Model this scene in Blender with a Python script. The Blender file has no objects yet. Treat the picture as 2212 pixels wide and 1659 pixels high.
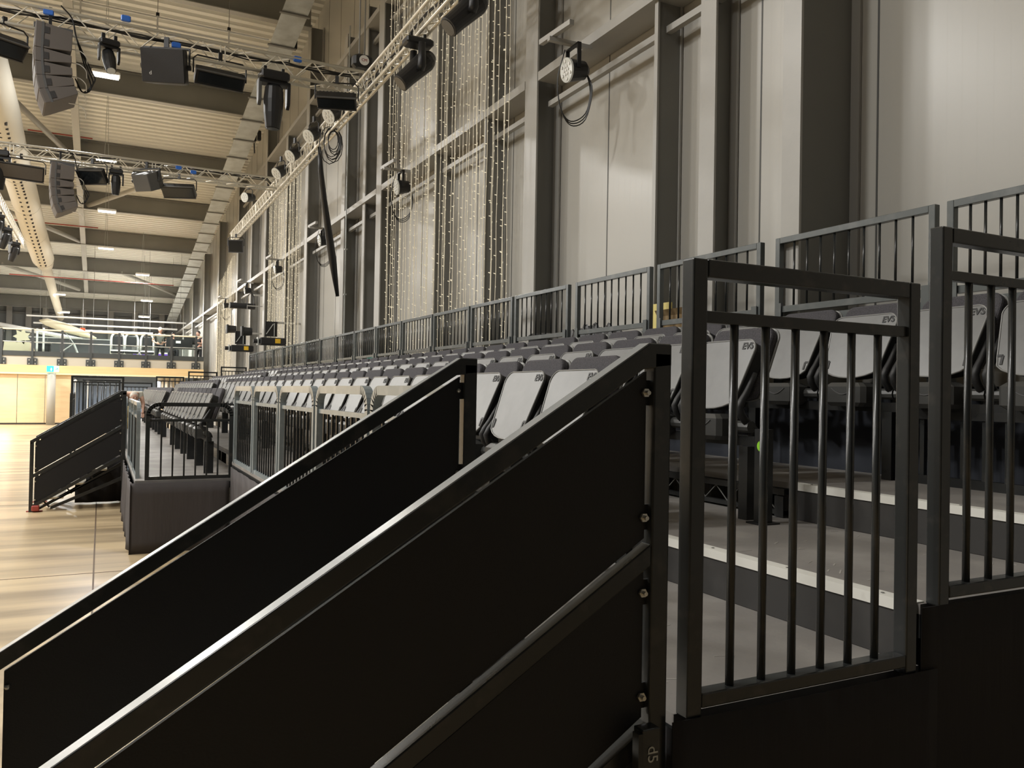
import bpy, math, random
from mathutils import Vector, Matrix
random.seed(7)
SC = bpy.context.scene
COL = SC.collection
PI = math.pi
H = 1.69                        # eye height above the arena floor; helper heights below marked "e" are measured from the eye

# ------------------------------------------------------------------ camera
yaw, pitch, roll, FPX = math.radians(26.77), math.radians(.70), math.radians(1.02), 1760.0
fw = Vector((math.sin(yaw)*math.cos(pitch), math.cos(yaw)*math.cos(pitch), math.sin(pitch)))
rt = Vector((math.cos(yaw), -math.sin(yaw), 0))
up = rt.cross(fw)
r2 = rt*math.cos(roll) + up*math.sin(roll)
u2 = -rt*math.sin(roll) + up*math.cos(roll)
cam = bpy.data.cameras.new('camera')
cam.sensor_width = 36; cam.sensor_fit = 'HORIZONTAL'; cam.lens = FPX*36/2212
cam.clip_start = .05; cam.clip_end = 300
co = bpy.data.objects.new('camera', cam); COL.objects.link(co)
m3 = Matrix((r2, u2, -fw)).transposed()
co.matrix_world = Matrix.Translation((0, 0, H)) @ m3.to_4x4()
SC.camera = co

def ray(x, y):
    c = Vector(((x-1106)/FPX, -(y-829.5)/FPX, 1))
    return r2*c.x + u2*c.y + fw*c.z
def atx(x, y, X): r = ray(x, y); r = r*(X/r.x); return Vector((r.x, r.y, r.z+H))
def aty(x, y, Y): r = ray(x, y); r = r*(Y/r.y); return Vector((r.x, r.y, r.z+H))

# ------------------------------------------------------------------ world, view
w = bpy.data.worlds.new('world'); SC.world = w; w.use_nodes = True
w.node_tree.nodes['Background'].inputs[0].default_value = (.85, .92, 1.0, 1)
w.node_tree.nodes['Background'].inputs[1].default_value = .03
SC.view_settings.view_transform = 'Standard'
SC.view_settings.look = 'None'
SC.view_settings.exposure = -0.05
SC.view_settings.gamma = 1
SC.view_settings.use_curve_mapping = False

def area(name, loc, sx, sy, power, col=(1, .93, .8), rot=(0, 0, 0)):
    l = bpy.data.lights.new(name, 'AREA'); l.shape = 'RECTANGLE'; l.size = sx; l.size_y = sy
    l.energy = power; l.color = col
    o = bpy.data.objects.new(name, l); COL.objects.link(o); o.location = loc; o.rotation_euler = rot
    return o
def zbeam(Y): return 10.72 - .1033*Y + H      # underside of the roof beams at depth Y
# the hall's high bay lamps: one line over the arena in view (x=0), further lines over the arena out of view to the left
LAMPS = []
def lampz(Y): return 9.45 - .1033*Y + H
for Y in (15.7, 21.2, 26.8, 31.9, 37.0): LAMPS.append((0.0, Y))
for X in (-6.0, -12.0):
    for Y in (5, 13, 21, 29, 37): area('bay_or_fill_light', (X, Y, lampz(Y)), 1.2, .6, 560 if Y < 6 else 700, (1, .985, .95))
for (X, Y, P) in ((-3.0, 2.6, 120), (-3.5, 9.0, 150)):  # low unseen fill lamps, added to brighten the near decks and rails
    area('bay_or_fill_light', (X, Y, lampz(Y)-2.5), 1.2, .6, P, (1, .985, .95))

# ------------------------------------------------------------------ materials
MATS = {}
def mat(name, col, rough=.5, metal=0.0, emit=None, es=1.0, noise=None, bump=None, spec=None, alpha=None, trans=0):
    if name in MATS: return MATS[name]
    m = bpy.data.materials.new(name); m.use_nodes = True; nt = m.node_tree
    b = nt.nodes['Principled BSDF']
    b.inputs['Base Color'].default_value = (*col, 1)
    b.inputs['Roughness'].default_value = rough
    b.inputs['Metallic'].default_value = metal
    if spec is not None: b.inputs['Specular IOR Level'].default_value = spec
    if emit: b.inputs['Emission Color'].default_value = (*emit, 1); b.inputs['Emission Strength'].default_value = es
    if trans: b.inputs['Transmission Weight'].default_value = trans; b.inputs['IOR'].default_value = 1.05
    if noise or bump:
        tc = nt.nodes.new('ShaderNodeTexCoord')
    if noise:      # (scale, colour2, stretch, contrast_lo, contrast_hi)
        sc, c2, st, lo, hi = noise
        mp = nt.nodes.new('ShaderNodeMapping'); mp.inputs['Scale'].default_value = st
        nz = nt.nodes.new('ShaderNodeTexNoise'); nz.inputs['Scale'].default_value = sc; nz.inputs['Detail'].default_value = 6
        rp = nt.nodes.new('ShaderNodeValToRGB')
        rp.color_ramp.elements[0].position = lo; rp.color_ramp.elements[0].color = (*col, 1)
        rp.color_ramp.elements[1].position = hi; rp.color_ramp.elements[1].color = (*c2, 1)
        nt.links.new(tc.outputs['Object'], mp.inputs[0]); nt.links.new(mp.outputs[0], nz.inputs['Vector'])
        nt.links.new(nz.outputs[0], rp.inputs[0]); nt.links.new(rp.outputs[0], b.inputs['Base Color'])
    if bump:       # (scale, strength, stretch)
        sc, sr, st = bump
        mp2 = nt.nodes.new('ShaderNodeMapping'); mp2.inputs['Scale'].default_value = st
        n2 = nt.nodes.new('ShaderNodeTexNoise'); n2.inputs['Scale'].default_value = sc; n2.inputs['Detail'].default_value = 3
        bp = nt.nodes.new('ShaderNodeBump'); bp.inputs['Strength'].default_value = sr; bp.inputs['Distance'].default_value = .01
        nt.links.new(tc.outputs['Object'], mp2.inputs[0]); nt.links.new(mp2.outputs[0], n2.inputs['Vector'])
        nt.links.new(n2.outputs[0], bp.inputs['Height']); nt.links.new(bp.outputs[0], b.inputs['Normal'])
    MATS[name] = m
    return m

BLK = mat('black_powder_coat', (.016, .017, .017), .38, noise=(9, (.03, .029, .027), (1, 1, 1), .45, .8))
BLKG = mat('black_gloss_rail', (.027, .029, .029), .24, noise=(14, (.055, .053, .048), (1, 1, 1), .55, .8))
TOPR = mat('handrail_sheen', (.36, .375, .38), .30, .3, noise=(5, (.50, .50, .49), (1, 1, 1), .45, .7))  # pale metal standing in for light reflected on the handrail tops
PANEL = mat('black_stair_board', (.006, .006, .0075), .6, bump=(160, .12, (1, 1, 1)))
DECK = mat('dark_deck_ply', (.23, .215, .20), .55, noise=(2.6, (.34, .32, .295), (1, 1, 1), .45, .75), bump=(40, .1, (1, 1, 1)))
RISER = mat('black_riser_board', (.035, .033, .031), .7, noise=(6, (.05, .047, .044), (1, 1, 1), .5, .8))
NOSE = mat('white_nosing', (.78, .77, .71), .45, noise=(12, (.6, .58, .52), (1, 1, 1), .6, .8))
DRAPE = mat('black_drape', (.022, .020, .021), .9, bump=(6, .5, (3, 3, .3)))
DRAPEG = mat('charcoal_drape', (.07, .062, .062), .9, bump=(5, .5, (3, 3, .3)))
SHELL = mat('grey_seat_plastic', (.135, .135, .129), .34, noise=(7, (.11, .11, .105), (1, 1, 1), .45, .7))
RIM = mat('pale_seat_rim', (.24, .24, .23), .4)
SIDE = mat('black_seat_foam', (.012, .012, .012), .55)
POD = mat('dark_seat_bracket', (.05, .05, .047), .42)
FAB = mat('charcoal_seat_fabric', (.06, .057, .062), .95, noise=(260, (.11, .105, .115), (1, 1, 1), .45, .65), bump=(300, .4, (1, 1, 1)))
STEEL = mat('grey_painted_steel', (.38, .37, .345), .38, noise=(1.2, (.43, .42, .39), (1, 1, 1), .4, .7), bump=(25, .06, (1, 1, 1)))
STEELD = mat('shaded_or_dark_steel', (.21, .205, .19), .5, noise=(.8, (.24, .235, .215), (1, 1, 1), .4, .7))  # column and beam webs carry their shade in this grey; also dark fittings
GALV = mat('galvanised_sheet', (.56, .58, .57), .42, .35, noise=(3, (.42, .43, .41), (1, 1, 1), .4, .7))
ROOF = mat('roof_sheet', (.80, .79, .74), .45, .1)
ALU = mat('aluminium_tube', (.80, .76, .66), .33, .35)
ALUB = mat('tread_plate', (.75, .71, .62), .35, .5, bump=(60, .8, (1, 3, 1)))
BOLT = mat('zinc_bolt', (.62, .60, .54), .3, .9)
FIX = mat('fixture_black', (.018, .018, .019), .42)
FIXG = mat('fixture_grey', (.10, .10, .10), .5)
SPK = mat('speaker_brown_grey', (.12, .105, .095), .62)
SPKD = mat('speaker_grille', (.035, .033, .033), .7, bump=(200, .5, (1, 1, 1)))
LENS = mat('lamp_lens', (.55, .55, .50), .15, 0, emit=(1, .96, .85), es=.08)
LENSD = mat('dark_lens', (.008, .011, .014), .12)
LED = mat('pixel_cells', (.10, .085, .07), .4)
WHT = mat('white_enamel', (.8, .79, .76), .4)
WOOD = mat('birch_panel', (.80, .60, .36), .5, noise=(1.5, (.72, .53, .31), (1, 1, 6), .35, .7))
WOODP = mat('birch_fascia', (.80, .58, .30), .5, noise=(1.2, (.74, .52, .26), (1, 1, 8), .35, .7))
CREAM = mat('cream_plaster', (.50, .46, .38), .7)
BLUEW = mat('blue_grey_wall', (.26, .30, .35), .7)
GREYW = mat('grey_cladding', (.30, .31, .31), .55)
DARKB = mat('anthracite_band', (.045, .05, .05), .5)
GLASS = mat('clear_glass', (.85, .95, .93), .04, trans=1.0)
RED = mat('red_paint', (.36, .06, .045), .5)
ORANGE = mat('orange_plastic', (.75, .12, .04), .5)
BLUE = mat('blue_plastic', (.04, .16, .6), .4)
YEL = mat('yellow_sticker', (.85, .52, .03), .5)
YELB = mat('yellow_card', (.80, .68, .25), .7)
CARD = mat('brown_cardboard', (.25, .17, .08), .8)
LIME = mat('lime_sticker', (.25, .55, .03), .4, emit=(.3, .7, .05), es=.15)
PURP = mat('purple_box', (.16, .07, .55), .5)
SKIN = mat('skin', (.55, .33, .24), .6)
HAIR = mat('dark_hair', (.02, .015, .012), .6)
CAP = mat('pale_cap', (.6, .55, .48), .7)
SHIRT = mat('olive_grey_shirt', (.09, .09, .075), .8)
SHIRTB = mat('black_shirt', (.015, .015, .018), .8)
TROU = mat('black_trousers', (.018, .018, .02), .8)
FABW = mat('duct_textile', (.66, .62, .53), .85)
HOLE = mat('dark_hole', (.04, .035, .03), .9)
BULB = mat('warm_string_bulb', (.9, .84, .66), .4, emit=(1, .9, .68), es=.30)
WIRE = mat('clear_string_wire', (.62, .56, .42), .5, emit=(1, .88, .66), es=.22)
LAMPE = mat('lamp_diffuser', (.9, .9, .9), .4, emit=(1, .97, .9), es=9.0)
EXIT = mat('exit_sign_green', (.02, .5, .42), .4, emit=(.05, .9, .75), es=1.3)
EXITW = mat('exit_sign_white', (.8, .9, .9), .4, emit=(.85, 1, 1), es=1.3)
TARP = mat('black_tarpaulin', (.02, .02, .021), .35, bump=(9, .9, (1, 1, 1)))
TEAL = mat('teal_cloth', (.05, .22, .18), .7)

def floor_mat():
    m = bpy.data.materials.new('polished_arena_floor'); m.use_nodes = True; nt = m.node_tree; b = nt.nodes['Principled BSDF']
    tc = nt.nodes.new('ShaderNodeTexCoord')
    mp = nt.nodes.new('ShaderNodeMapping'); mp.inputs['Scale'].default_value = (.22, 1.7, 1)
    nz = nt.nodes.new('ShaderNodeTexNoise'); nz.inputs['Scale'].default_value = 1.5; nz.inputs['Detail'].default_value = 8; nz.inputs['Distortion'].default_value = .4
    rp = nt.nodes.new('ShaderNodeValToRGB'); e = rp.color_ramp.elements
    e[0].position = .38; e[0].color = (.30, .225, .135, 1); e[1].position = .62; e[1].color = (.58, .45, .275, 1)
    b.inputs['Roughness'].default_value = .3
    nt.links.new(tc.outputs['Object'], mp.inputs[0]); nt.links.new(mp.outputs[0], nz.inputs['Vector'])
    nt.links.new(nz.outputs[0], rp.inputs[0]); nt.links.new(rp.outputs[0], b.inputs['Base Color'])
    return m
FLOOR = floor_mat()
def wall_mat():
    m = bpy.data.materials.new('insulated_wall_panel'); m.use_nodes = True; nt = m.node_tree; b = nt.nodes['Principled BSDF']
    b.inputs['Base Color'].default_value = (.46, .445, .405, 1); b.inputs['Roughness'].default_value = .30
    tc = nt.nodes.new('ShaderNodeTexCoord'); sp = nt.nodes.new('ShaderNodeSeparateXYZ')
    mu = nt.nodes.new('ShaderNodeMath'); mu.operation = 'MULTIPLY'; mu.inputs[1].default_value = 10.0
    fr = nt.nodes.new('ShaderNodeMath'); fr.operation = 'FRACT'
    lt = nt.nodes.new('ShaderNodeMath'); lt.operation = 'LESS_THAN'; lt.inputs[1].default_value = .06
    nz = nt.nodes.new('ShaderNodeTexNoise'); nz.inputs['Scale'].default_value = .8
    ad = nt.nodes.new('ShaderNodeMath'); ad.operation = 'ADD'
    bp = nt.nodes.new('ShaderNodeBump'); bp.inputs['Strength'].default_value = .25; bp.inputs['Distance'].default_value = .01; bp.invert = True
    nt.links.new(tc.outputs['Object'], sp.inputs[0]); nt.links.new(sp.outputs[1], mu.inputs[0]); nt.links.new(mu.outputs[0], fr.inputs[0])
    nt.links.new(fr.outputs[0], lt.inputs[0]); nt.links.new(lt.outputs[0], ad.inputs[0]); nt.links.new(nz.outputs[0], ad.inputs[1])
    nt.links.new(ad.outputs[0], bp.inputs['Height']); nt.links.new(bp.outputs[0], b.inputs['Normal'])
    return m
WALLM = wall_mat()

# ------------------------------------------------------------------ mesh helpers
class MB:
    def __init__(s): s.v = []; s.f = []
    def add(s, vs, fs):
        n = len(s.v); s.v += [tuple(v) for v in vs]; s.f += [tuple(i+n for i in f) for f in fs]; return s
    def box(s, x0, x1, y0, y1, z0, z1):
        vs = [(x, y, z) for z in (z0, z1) for y in (y0, y1) for x in (x0, x1)]
        return s.add(vs, [(0, 2, 3, 1), (4, 5, 7, 6), (0, 1, 5, 4), (2, 6, 7, 3), (0, 4, 6, 2), (1, 3, 7, 5)])
    def bar(s, a, b, wd, ht, upv=(0, 0, 1)):
        a = Vector(a); b = Vector(b); d = (b-a).normalized(); u = Vector(upv)
        if abs(d.dot(u)) > .99: u = Vector((1, 0, 0))
        sd = d.cross(u).normalized(); u = sd.cross(d).normalized()
        vs = []
        for p in (a, b):
            for (i, j) in ((-1, -1), (1, -1), (1, 1), (-1, 1)): vs.append(p + sd*(i*wd/2) + u*(j*ht/2))
        return s.add(vs, [(0, 1, 2, 3), (7, 6, 5, 4), (0, 4, 5, 1), (1, 5, 6, 2), (2, 6, 7, 3), (3, 7, 4, 0)])
    def tube(s, pts, r, n=8, caps=True):
        pts = [Vector(p) for p in pts]; k = len(pts)
        rs = r if isinstance(r, (list, tuple)) else [r]*k
        d0 = (pts[1]-pts[0]).normalized()
        u = Vector((0, 0, 1)) if abs(d0.z) < .9 else Vector((1, 0, 0))
        vs = []
        for i, p in enumerate(pts):
            d = (pts[min(i+1, k-1)]-pts[max(i-1, 0)]).normalized()
            a = d.cross(u)
            if a.length < 1e-4: a = d.cross(Vector((0, 1, 0)))
            a.normalize(); u = a.cross(d).normalized()
            for j in range(n):
                t = 2*PI*j/n; vs.append(p + a*(rs[i]*math.cos(t)) + u*(rs[i]*math.sin(t)))
        fs = []
        for i in range(k-1):
            for j in range(n): fs.append((i*n+j, i*n+(j+1) % n, (i+1)*n+(j+1) % n, (i+1)*n+j))
        if caps: fs.append(tuple(range(n-1, -1, -1))); fs.append(tuple((k-1)*n+j for j in range(n)))
        return s.add(vs, fs)
    def prism(s, poly, ext):      # poly: closed list of 3d points, ext: vector
        ext = Vector(ext); n = len(poly); a = [Vector(p) for p in poly]; b = [p+ext for p in a]
        fs = [tuple(range(n)), tuple(range(2*n-1, n-1, -1))] + [(i, i+n, (i+1) % n+n, (i+1) % n) for i in range(n)]
        return s.add(a+b, fs)
    def rbox(s, x0, x1, y0, y1, z0, z1, c):      # box chamfered around z edges and top
        P = [(x0+c, y0), (x1-c, y0), (x1, y0+c), (x1, y1-c), (x1-c, y1), (x0+c, y1), (x0, y1-c), (x0, y0+c)]
        cx, cy = (x0+x1)/2, (y0+y1)/2
        def ring(z, k): return [(cx+(x-cx)*k, cy+(y-cy)*k, z) for x, y in P]
        k = 1-2*c/max(min(x1-x0, y1-y0), 2.1*c)*.8
        vs = ring(z0, k)+ring(z0+c, 1)+ring(z1-c, 1)+ring(z1, k)
        fs = [tuple(range(7, -1, -1)), tuple(24+i for i in range(8))]
        for r in range(3):
            for i in range(8): fs.append((r*8+i, r*8+(i+1) % 8, (r+1)*8+(i+1) % 8, (r+1)*8+i))
        return s.add(vs, fs)
    def sphere(s, c, r, n=8, sc=(1, 1, 1)):
        c = Vector(c); vs = [c+Vector((0, 0, -r*sc[2]))]; 
        for i in range(1, n//2+1-0):
            if i == n//2: break
            ph = -PI/2+PI*i/(n//2)
            for j in range(n):
                t = 2*PI*j/n; vs.append(c+Vector((r*sc[0]*math.cos(ph)*math.cos(t), r*sc[1]*math.cos(ph)*math.sin(t), r*sc[2]*math.sin(ph))))
        vs.append(c+Vector((0, 0, r*sc[2]))); R = n//2-1; fs = []
        for j in range(n): fs.append((0, 1+(j+1) % n, 1+j)); fs.append((len(vs)-1, 1+(R-1)*n+j, 1+(R-1)*n+(j+1) % n))
        for i in range(R-1):
            for j in range(n): fs.append((1+i*n+j, 1+i*n+(j+1) % n, 1+(i+1)*n+(j+1) % n, 1+(i+1)*n+j))
        return s.add(vs, fs)
    def xf(s, M): s.v = [tuple(M @ Vector(v)) for v in s.v]; return s
    def mesh(s, name, m, smooth=False):
        me = bpy.data.meshes.new(name); me.from_pydata(s.v, [], s.f); me.materials.append(m)
        import bmesh
        b = bmesh.new(); b.from_mesh(me); bmesh.ops.recalc_face_normals(b, faces=b.faces); b.to_mesh(me); b.free()
        if smooth:
            for p in me.polygons: p.use_smooth = True
        return me
    def obj(s, name, m, parent=None, smooth=False, bevel=0):
        o = bpy.data.objects.new(name, s.mesh(name, m, smooth)); COL.objects.link(o)
        if parent: o.parent = parent
        if bevel:
            bv = o.modifiers.new('bevel', 'BEVEL'); bv.width = bevel; bv.segments = 2; bv.limit_method = 'ANGLE'
        return o

def sm(pts, k=5):
    P = [Vector(p) for p in pts]; P = [P[0]*2-P[1]]+P+[P[-1]*2-P[-2]]; out = []
    for i in range(1, len(P)-2):
        for j in range(k):
            t = j/k; a, b, c, d = P[i-1], P[i], P[i+1], P[i+2]
            out.append(.5*((2*b)+(c-a)*t+(2*a-5*b+4*c-d)*t*t+(3*b-a-3*c+d)*t*t*t))
    return out+[P[-2]]
def tag(o, label=None, cat=None, group=None, kind=None):
    if label: o['label'] = label
    if cat: o['category'] = cat
    if group: o['group'] = group
    if kind: o['kind'] = kind
    return o
def thing(name, label, cat, loc=(0, 0, 0), rz=0, group=None):
    o = bpy.data.objects.new(name, None); COL.objects.link(o); o.empty_display_size = .1
    o.location = loc; o.rotation_euler = (0, 0, rz)
    return tag(o, label, cat, group)
def struct(name, mb, m, **k): return tag(mb.obj(name, m, **k), kind='structure')
def copy_tree(o, parent=None):
    c = o.copy(); COL.objects.link(c)
    if parent: c.parent = parent
    for ch in list(o.children): copy_tree(ch, c)
    return c
def rrect(w_, h_, r, n=5, bottom_bulge=0.0):      # rounded outline (u,v), v from 0 to h
    pts = []
    for (cx, cy, a0) in ((w_/2-r, h_-r, 0), (-w_/2+r, h_-r, PI/2)):
        for i in range(n+1):
            t = a0+PI/2*i/n; pts.append((cx+r*math.cos(t), cy+r*math.sin(t)))
    return pts
ORD = ['first', 'second', 'third', 'fourth', 'fifth', 'sixth', 'seventh', 'eighth', 'ninth', 'tenth', 'eleventh', 'twelfth', 'thirteenth', 'fourteenth',
       'fifteenth', 'sixteenth', 'seventeenth', 'eighteenth', 'nineteenth', 'twentieth', 'twenty-first', 'twenty-second', 'twenty-third', 'twenty-fourth',
       'twenty-fifth', 'twenty-sixth', 'twenty-seventh', 'twenty-eighth', 'twenty-ninth', 'thirtieth', 'thirty-first', 'thirty-second', 'thirty-third',
       'thirty-fourth', 'thirty-fifth', 'thirty-sixth', 'thirty-seventh', 'thirty-eighth', 'thirty-ninth', 'fortieth', 'forty-first', 'forty-second',
       'forty-third', 'forty-fourth', 'forty-fifth', 'forty-sixth', 'forty-seventh', 'forty-eighth', 'forty-ninth', 'fiftieth', 'fifty-first', 'fifty-second']
def text_mesh(name, txt, size, m, parent, M, depth=.001, bold=0):
    c = bpy.data.curves.new(name, 'FONT'); c.body = txt; c.size = size; c.extrude = depth; c.offset = bold; c.align_x = 'CENTER'; c.align_y = 'CENTER'; c.resolution_u = 3
    t = bpy.data.objects.new(name, c); COL.objects.link(t)
    dg = bpy.context.evaluated_depsgraph_get(); me = bpy.data.meshes.new_from_object(t.evaluated_get(dg))
    bpy.data.objects.remove(t, do_unlink=True); bpy.data.curves.remove(c)
    me.materials.clear(); me.materials.append(m); me.transform(M)
    o = bpy.data.objects.new(name, me); COL.objects.link(o)
    if parent: o.parent = parent
    return o

# ================================================================== THE SETTING
XW = 4.66                 # cladding of the long wall
XF = 4.33                 # room side flange of the wall columns
YEND = 60.0
struct('floor', MB().box(-24, XW, -6, YEND, -.2, 0), FLOOR)
j = MB()
for y in (3.2, 8.3, 13.4, 18.5, 23.6, 28.7): j.box(-24, .3, y, y+.012, 0, .002)
for x in (-.03, -5.1, -10.2): j.box(x, x+.014, -6, 40, 0, .0025)
struct('trim_1', j, mat('floor_joint', (.12, .08, .05), .6))
# right wall cladding with standing vertical joints
struct('wall_right', MB().box(XW, XW+.15, -6, YEND, 0, 13.6), WALLM)
j = MB()
y = -5.0
while y < YEND:
    j.box(XW-.003, XW, y, y+.014, 0, 13); y += 1.1
struct('trim_2', j, mat('panel_joint', (.09, .09, .085), .5))
struct('wall_far', MB().box(-24, XW, YEND, YEND+.2, 0, 9), GREYW)
struct('wall_left', MB().box(-24.2, -24, -6, YEND, 0, 13), GREYW)
# corrugated roof sheet, ribs running across the hall, falling towards the far end
rb = MB(); prof = []
y = -6.0
while y < YEND:
    for dy, dz in ((0, 0), (.10, 0), (.13, .09), (.23, .09), (.26, 0)): prof.append((y+dy, zbeam(y+dy)+.72+dz))
    y += .30
vs = []
for (yy, zz) in prof: vs += [(-24, yy, zz), (XW, yy, zz)]
rb.add(vs, [(2*i, 2*i+1, 2*i+3, 2*i+2) for i in range(len(prof)-1)])
struct('ceiling', rb, ROOF)

COLY = [2.0-.1, 8.13, 13.88, 19.68, 25.25, 30.85, 36.24, 41.7, 47.0, 52.4, 57.6]
# roof beams: deep webs with their shade put into the colour, paler bottom flange
for i, Yb in enumerate(COLY[1:]):
    b = thing('roof_beam', 'deep grey steel roof beam crossing the hall, %s from the camera' % ORD[i], 'beam', (0, Yb, zbeam(Yb)), group='steel roof beams')
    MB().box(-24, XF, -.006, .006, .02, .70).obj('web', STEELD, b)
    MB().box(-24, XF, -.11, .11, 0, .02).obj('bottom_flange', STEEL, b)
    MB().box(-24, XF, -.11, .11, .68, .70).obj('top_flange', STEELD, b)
# wall columns
def hcol(X0, Y, wdt, label, top, base=0.0, grp='steel wall columns', X1=XW-.01, tf=.02):
    c = thing('wall_column', label, 'column', (X0, Y, base), group=grp)
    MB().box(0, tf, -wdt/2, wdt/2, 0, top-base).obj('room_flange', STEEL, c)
    MB().box(tf, X1-X0-tf, -.008, .008, 0, top-base).obj('web', STEELD, c)  # shaded side, coloured darker than the flanges
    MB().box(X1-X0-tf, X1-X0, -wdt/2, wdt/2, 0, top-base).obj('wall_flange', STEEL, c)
    return c
names = ['', 'broad pale steel column right of the fairy light curtain', 'broad steel column left of the fairy light curtain and above the rear railing',
         'broad steel column beside the second fairy light curtain', 'steel column behind the black projectors', 'steel column right of the far fairy light strip', 'steel column left of the far fairy light strip',
         'steel column where the balcony meets the wall', 'far steel column beyond the balcony edge', 'far steel column deep behind the balcony', 'farthest steel column at the end wall']
for i, Yc in enumerate(COLY):
    if i == 0: continue
    hcol(XF, Yc+.1, .29, names[i], zbeam(Yc)+.1)
hcol(4.085, 4.02, .16, 'deep steel column with a wide dark side, nearest the camera on the wall', 10.2, X1=XW-.005)
hcol(4.40, 5.25, .19, 'pale narrow steel column standing between the two shiny wall panels', 10.2)
hcol(4.37, 5.92, .05, 'thin edged steel post with a speckled white front edge, right of the big wall spotlight', 10.2)
hcol(4.34, 9.5, .05, 'thin dark post behind the right part of the fairy light curtain', 9.5)
hcol(4.36, 11.3, .05, 'thin dark post behind the left part of the fairy light curtain', 9.5)
hcol(4.36, 16.5, .25, 'dark steel post with a base joint beside the hanging black cable', 9)
hcol(4.36, 15.0, .16, 'dark steel post with a conduit running up beside it', 9)
hcol(4.36, 22.4, .22, 'steel post between the two projector brackets', 8.6)
hcol(4.36, 28.1, .2, 'steel post hidden by the far flood lamp', 8)
# girts (horizontal rails of the wall)
for i in range(len(COLY)-1):
    y0, y1 = COLY[i]+.26, COLY[i+1]-.06
    for lev, (za, nm) in enumerate(((5.28, 'middle'), (8.6, 'upper'))):
        if za > zbeam(y1)-.3: continue
        g = thing('wall_girt', '%s grey steel rail along the wall in the %s bay from the camera' % (nm, ORD[i]), 'rail', (XF, (y0+y1)/2, za), group='%s wall rails' % nm)
        L = (y1-y0)/2
        MB().box(.0, XW-XF-.01, -L, L, -.05, .05).obj('channel', STEEL, g)
        MB().box(.14, .2, -L, L, -.32, -.26).obj('sag_rail', STEEL, g)
# conduit
c = MB(); c.tube([(4.3, 16.0, .5), (4.3, 16.0, 9)], .014); 
for z in (1.9, 2.7, 3.6, 4.5): c.box(4.28, 4.33, 15.97, 16.03, z, z+.03)
tag(c.obj('conduit_pipe', GALV), 'thin grey conduit pipe climbing the wall beside a dark post', 'pipe')

# ================================================================== SEATING DECKS
Z0, Z1, Z2, Z3 = H-.953, H-.775, H-.597, H-.42
YA, YB = 1.60, 27.1
def deck(name, label, x0, x1, y0, y1, z, drape_front=False):
    d = thing(name, label, 'platform', ((x0+x1)/2, y0, 0))
    a, b, L = x0-(x0+x1)/2, x1-(x0+x1)/2, y1-y0
    MB().box(a, b, 0, L, z-.03, z).obj('deck_board', DECK, d)
    fr = MB()
    fr.box(a, b, 0, .03, z-.10, z-.03)
    fr.box(a+.001, a+.03, .03, L, z-.062, z-.03); fr.box(b-.03, b, .03, L, z-.062, z-.03)
    fr.obj('frame', BLK, d)
    lg = []
    n = max(2, int(L/2.4)+1)
    for i in range(n):
        yy = .05+(L-.1)*i/(n-1)
        for xx in (a+.05, b-.05):
            MB().box(xx-.02, xx+.02, yy-.02, yy+.02, 0, z-.03).obj('leg', BLK, d)
    return d
deck('seating_deck', 'lowest dark grey walkway deck in front of the far seat block', .33, 1.44, 9.13, YB, Z0)
deck('seating_deck', 'dark grey deck at the head of the near stair, first step of the stand', 1.265, 2.16, YA, 9.10, Z1)
deck('seating_deck', 'dark grey deck behind the lowest walkway in the far half of the stand', 1.46, 2.16, 9.13, YB, Z1)
d2 = deck('seating_deck', 'dark grey deck one white nosed step above the near landing', 2.165, 3.09, YA, YB, Z2)
d3 = deck('seating_deck', 'dark grey top deck of the stand under the back seat row', 3.095, 4.18, YA, YB, Z3)
# closed risers with white nosings at the aisle, open lattice beside them
def riser(label, x, y0, y1, za, zb):
    t = thing('aisle_step_riser', label, 'step', (x, (y0+y1)/2, za), group='aisle step risers')
    L = (y1-y0)/2
    MB().box(-.018, -.002, -L, L, 0.002, zb-za-.03).obj('riser_board', RISER, t)
    MB().box(-.024, .03, -L, L, zb-za-.03, zb-za+.004).obj('nosing', NOSE, t)
    s = MB()
    for i in range(4):
        yy = -L+.12+(2*L-.24)*i/3; s.tube([(.0, yy, zb-za+.004), (.0, yy, zb-za+.0065)], .006, 6)
    s.obj('screw', STEELD, t)
SC_M = mat('pale_scuff', (.36, .34, .31), .8)
rs = random.Random(4)
for (x0, x1, zz, nm) in ((1.3, 2.1, Z1, 'landing deck'), (2.2, 3.05, Z2, 'second deck')):
    sf = MB()
    for i in range(26):
        x, y, a = rs.uniform(x0, x1), rs.uniform(1.75, 2.9), rs.uniform(-.9, .9); L = rs.uniform(.015, .07)
        sf.bar((x, y, zz+.0005), (x+L*math.cos(a), y+L*math.sin(a), zz+.0005), rs.uniform(.002, .006), .0008)
    o_ = sf.obj('floor_scuffs', SC_M); o_['kind'] = 'stuff'; tag(o_, 'scattered pale scuff marks on the %s at the stair head' % nm, 'scuff marks')
riser('lower black riser board with white nosing behind the first black guard', 2.165, YA+.01, 3.02, Z1, Z2)
riser('upper black riser board with white nosing, between the two lower decks', 3.095, YA+.01, 3.0, Z2, Z3)
def lattice(label, x, y0, y1, za, zb):
    t = thing('deck_lattice_beam', label, 'beam', (x, y0, za)); L = y1-y0; h = zb-za
    MB().box(-.03, -.001, 0, L, h-.065, h-.034).obj('top_chord', BLK, t)
    MB().box(-.03, -.001, 0, L, .012, .035).obj('bottom_chord', BLK, t)
    MB().box(-.035, -.001, 0, .06, .002, h-.07).obj('end_plate', BLK, t)
    z = MB(); y = .07
    while y < L-.2:
        z.tube([(-.015, y, .035), (-.015, y+.09, h-.065)], .003, 5); z.tube([(-.015, y+.09, h-.065), (-.015, y+.18, .035)], .003, 5); y += .18
    z.obj('lattice_rod', STEELD, t)
    return t
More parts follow.
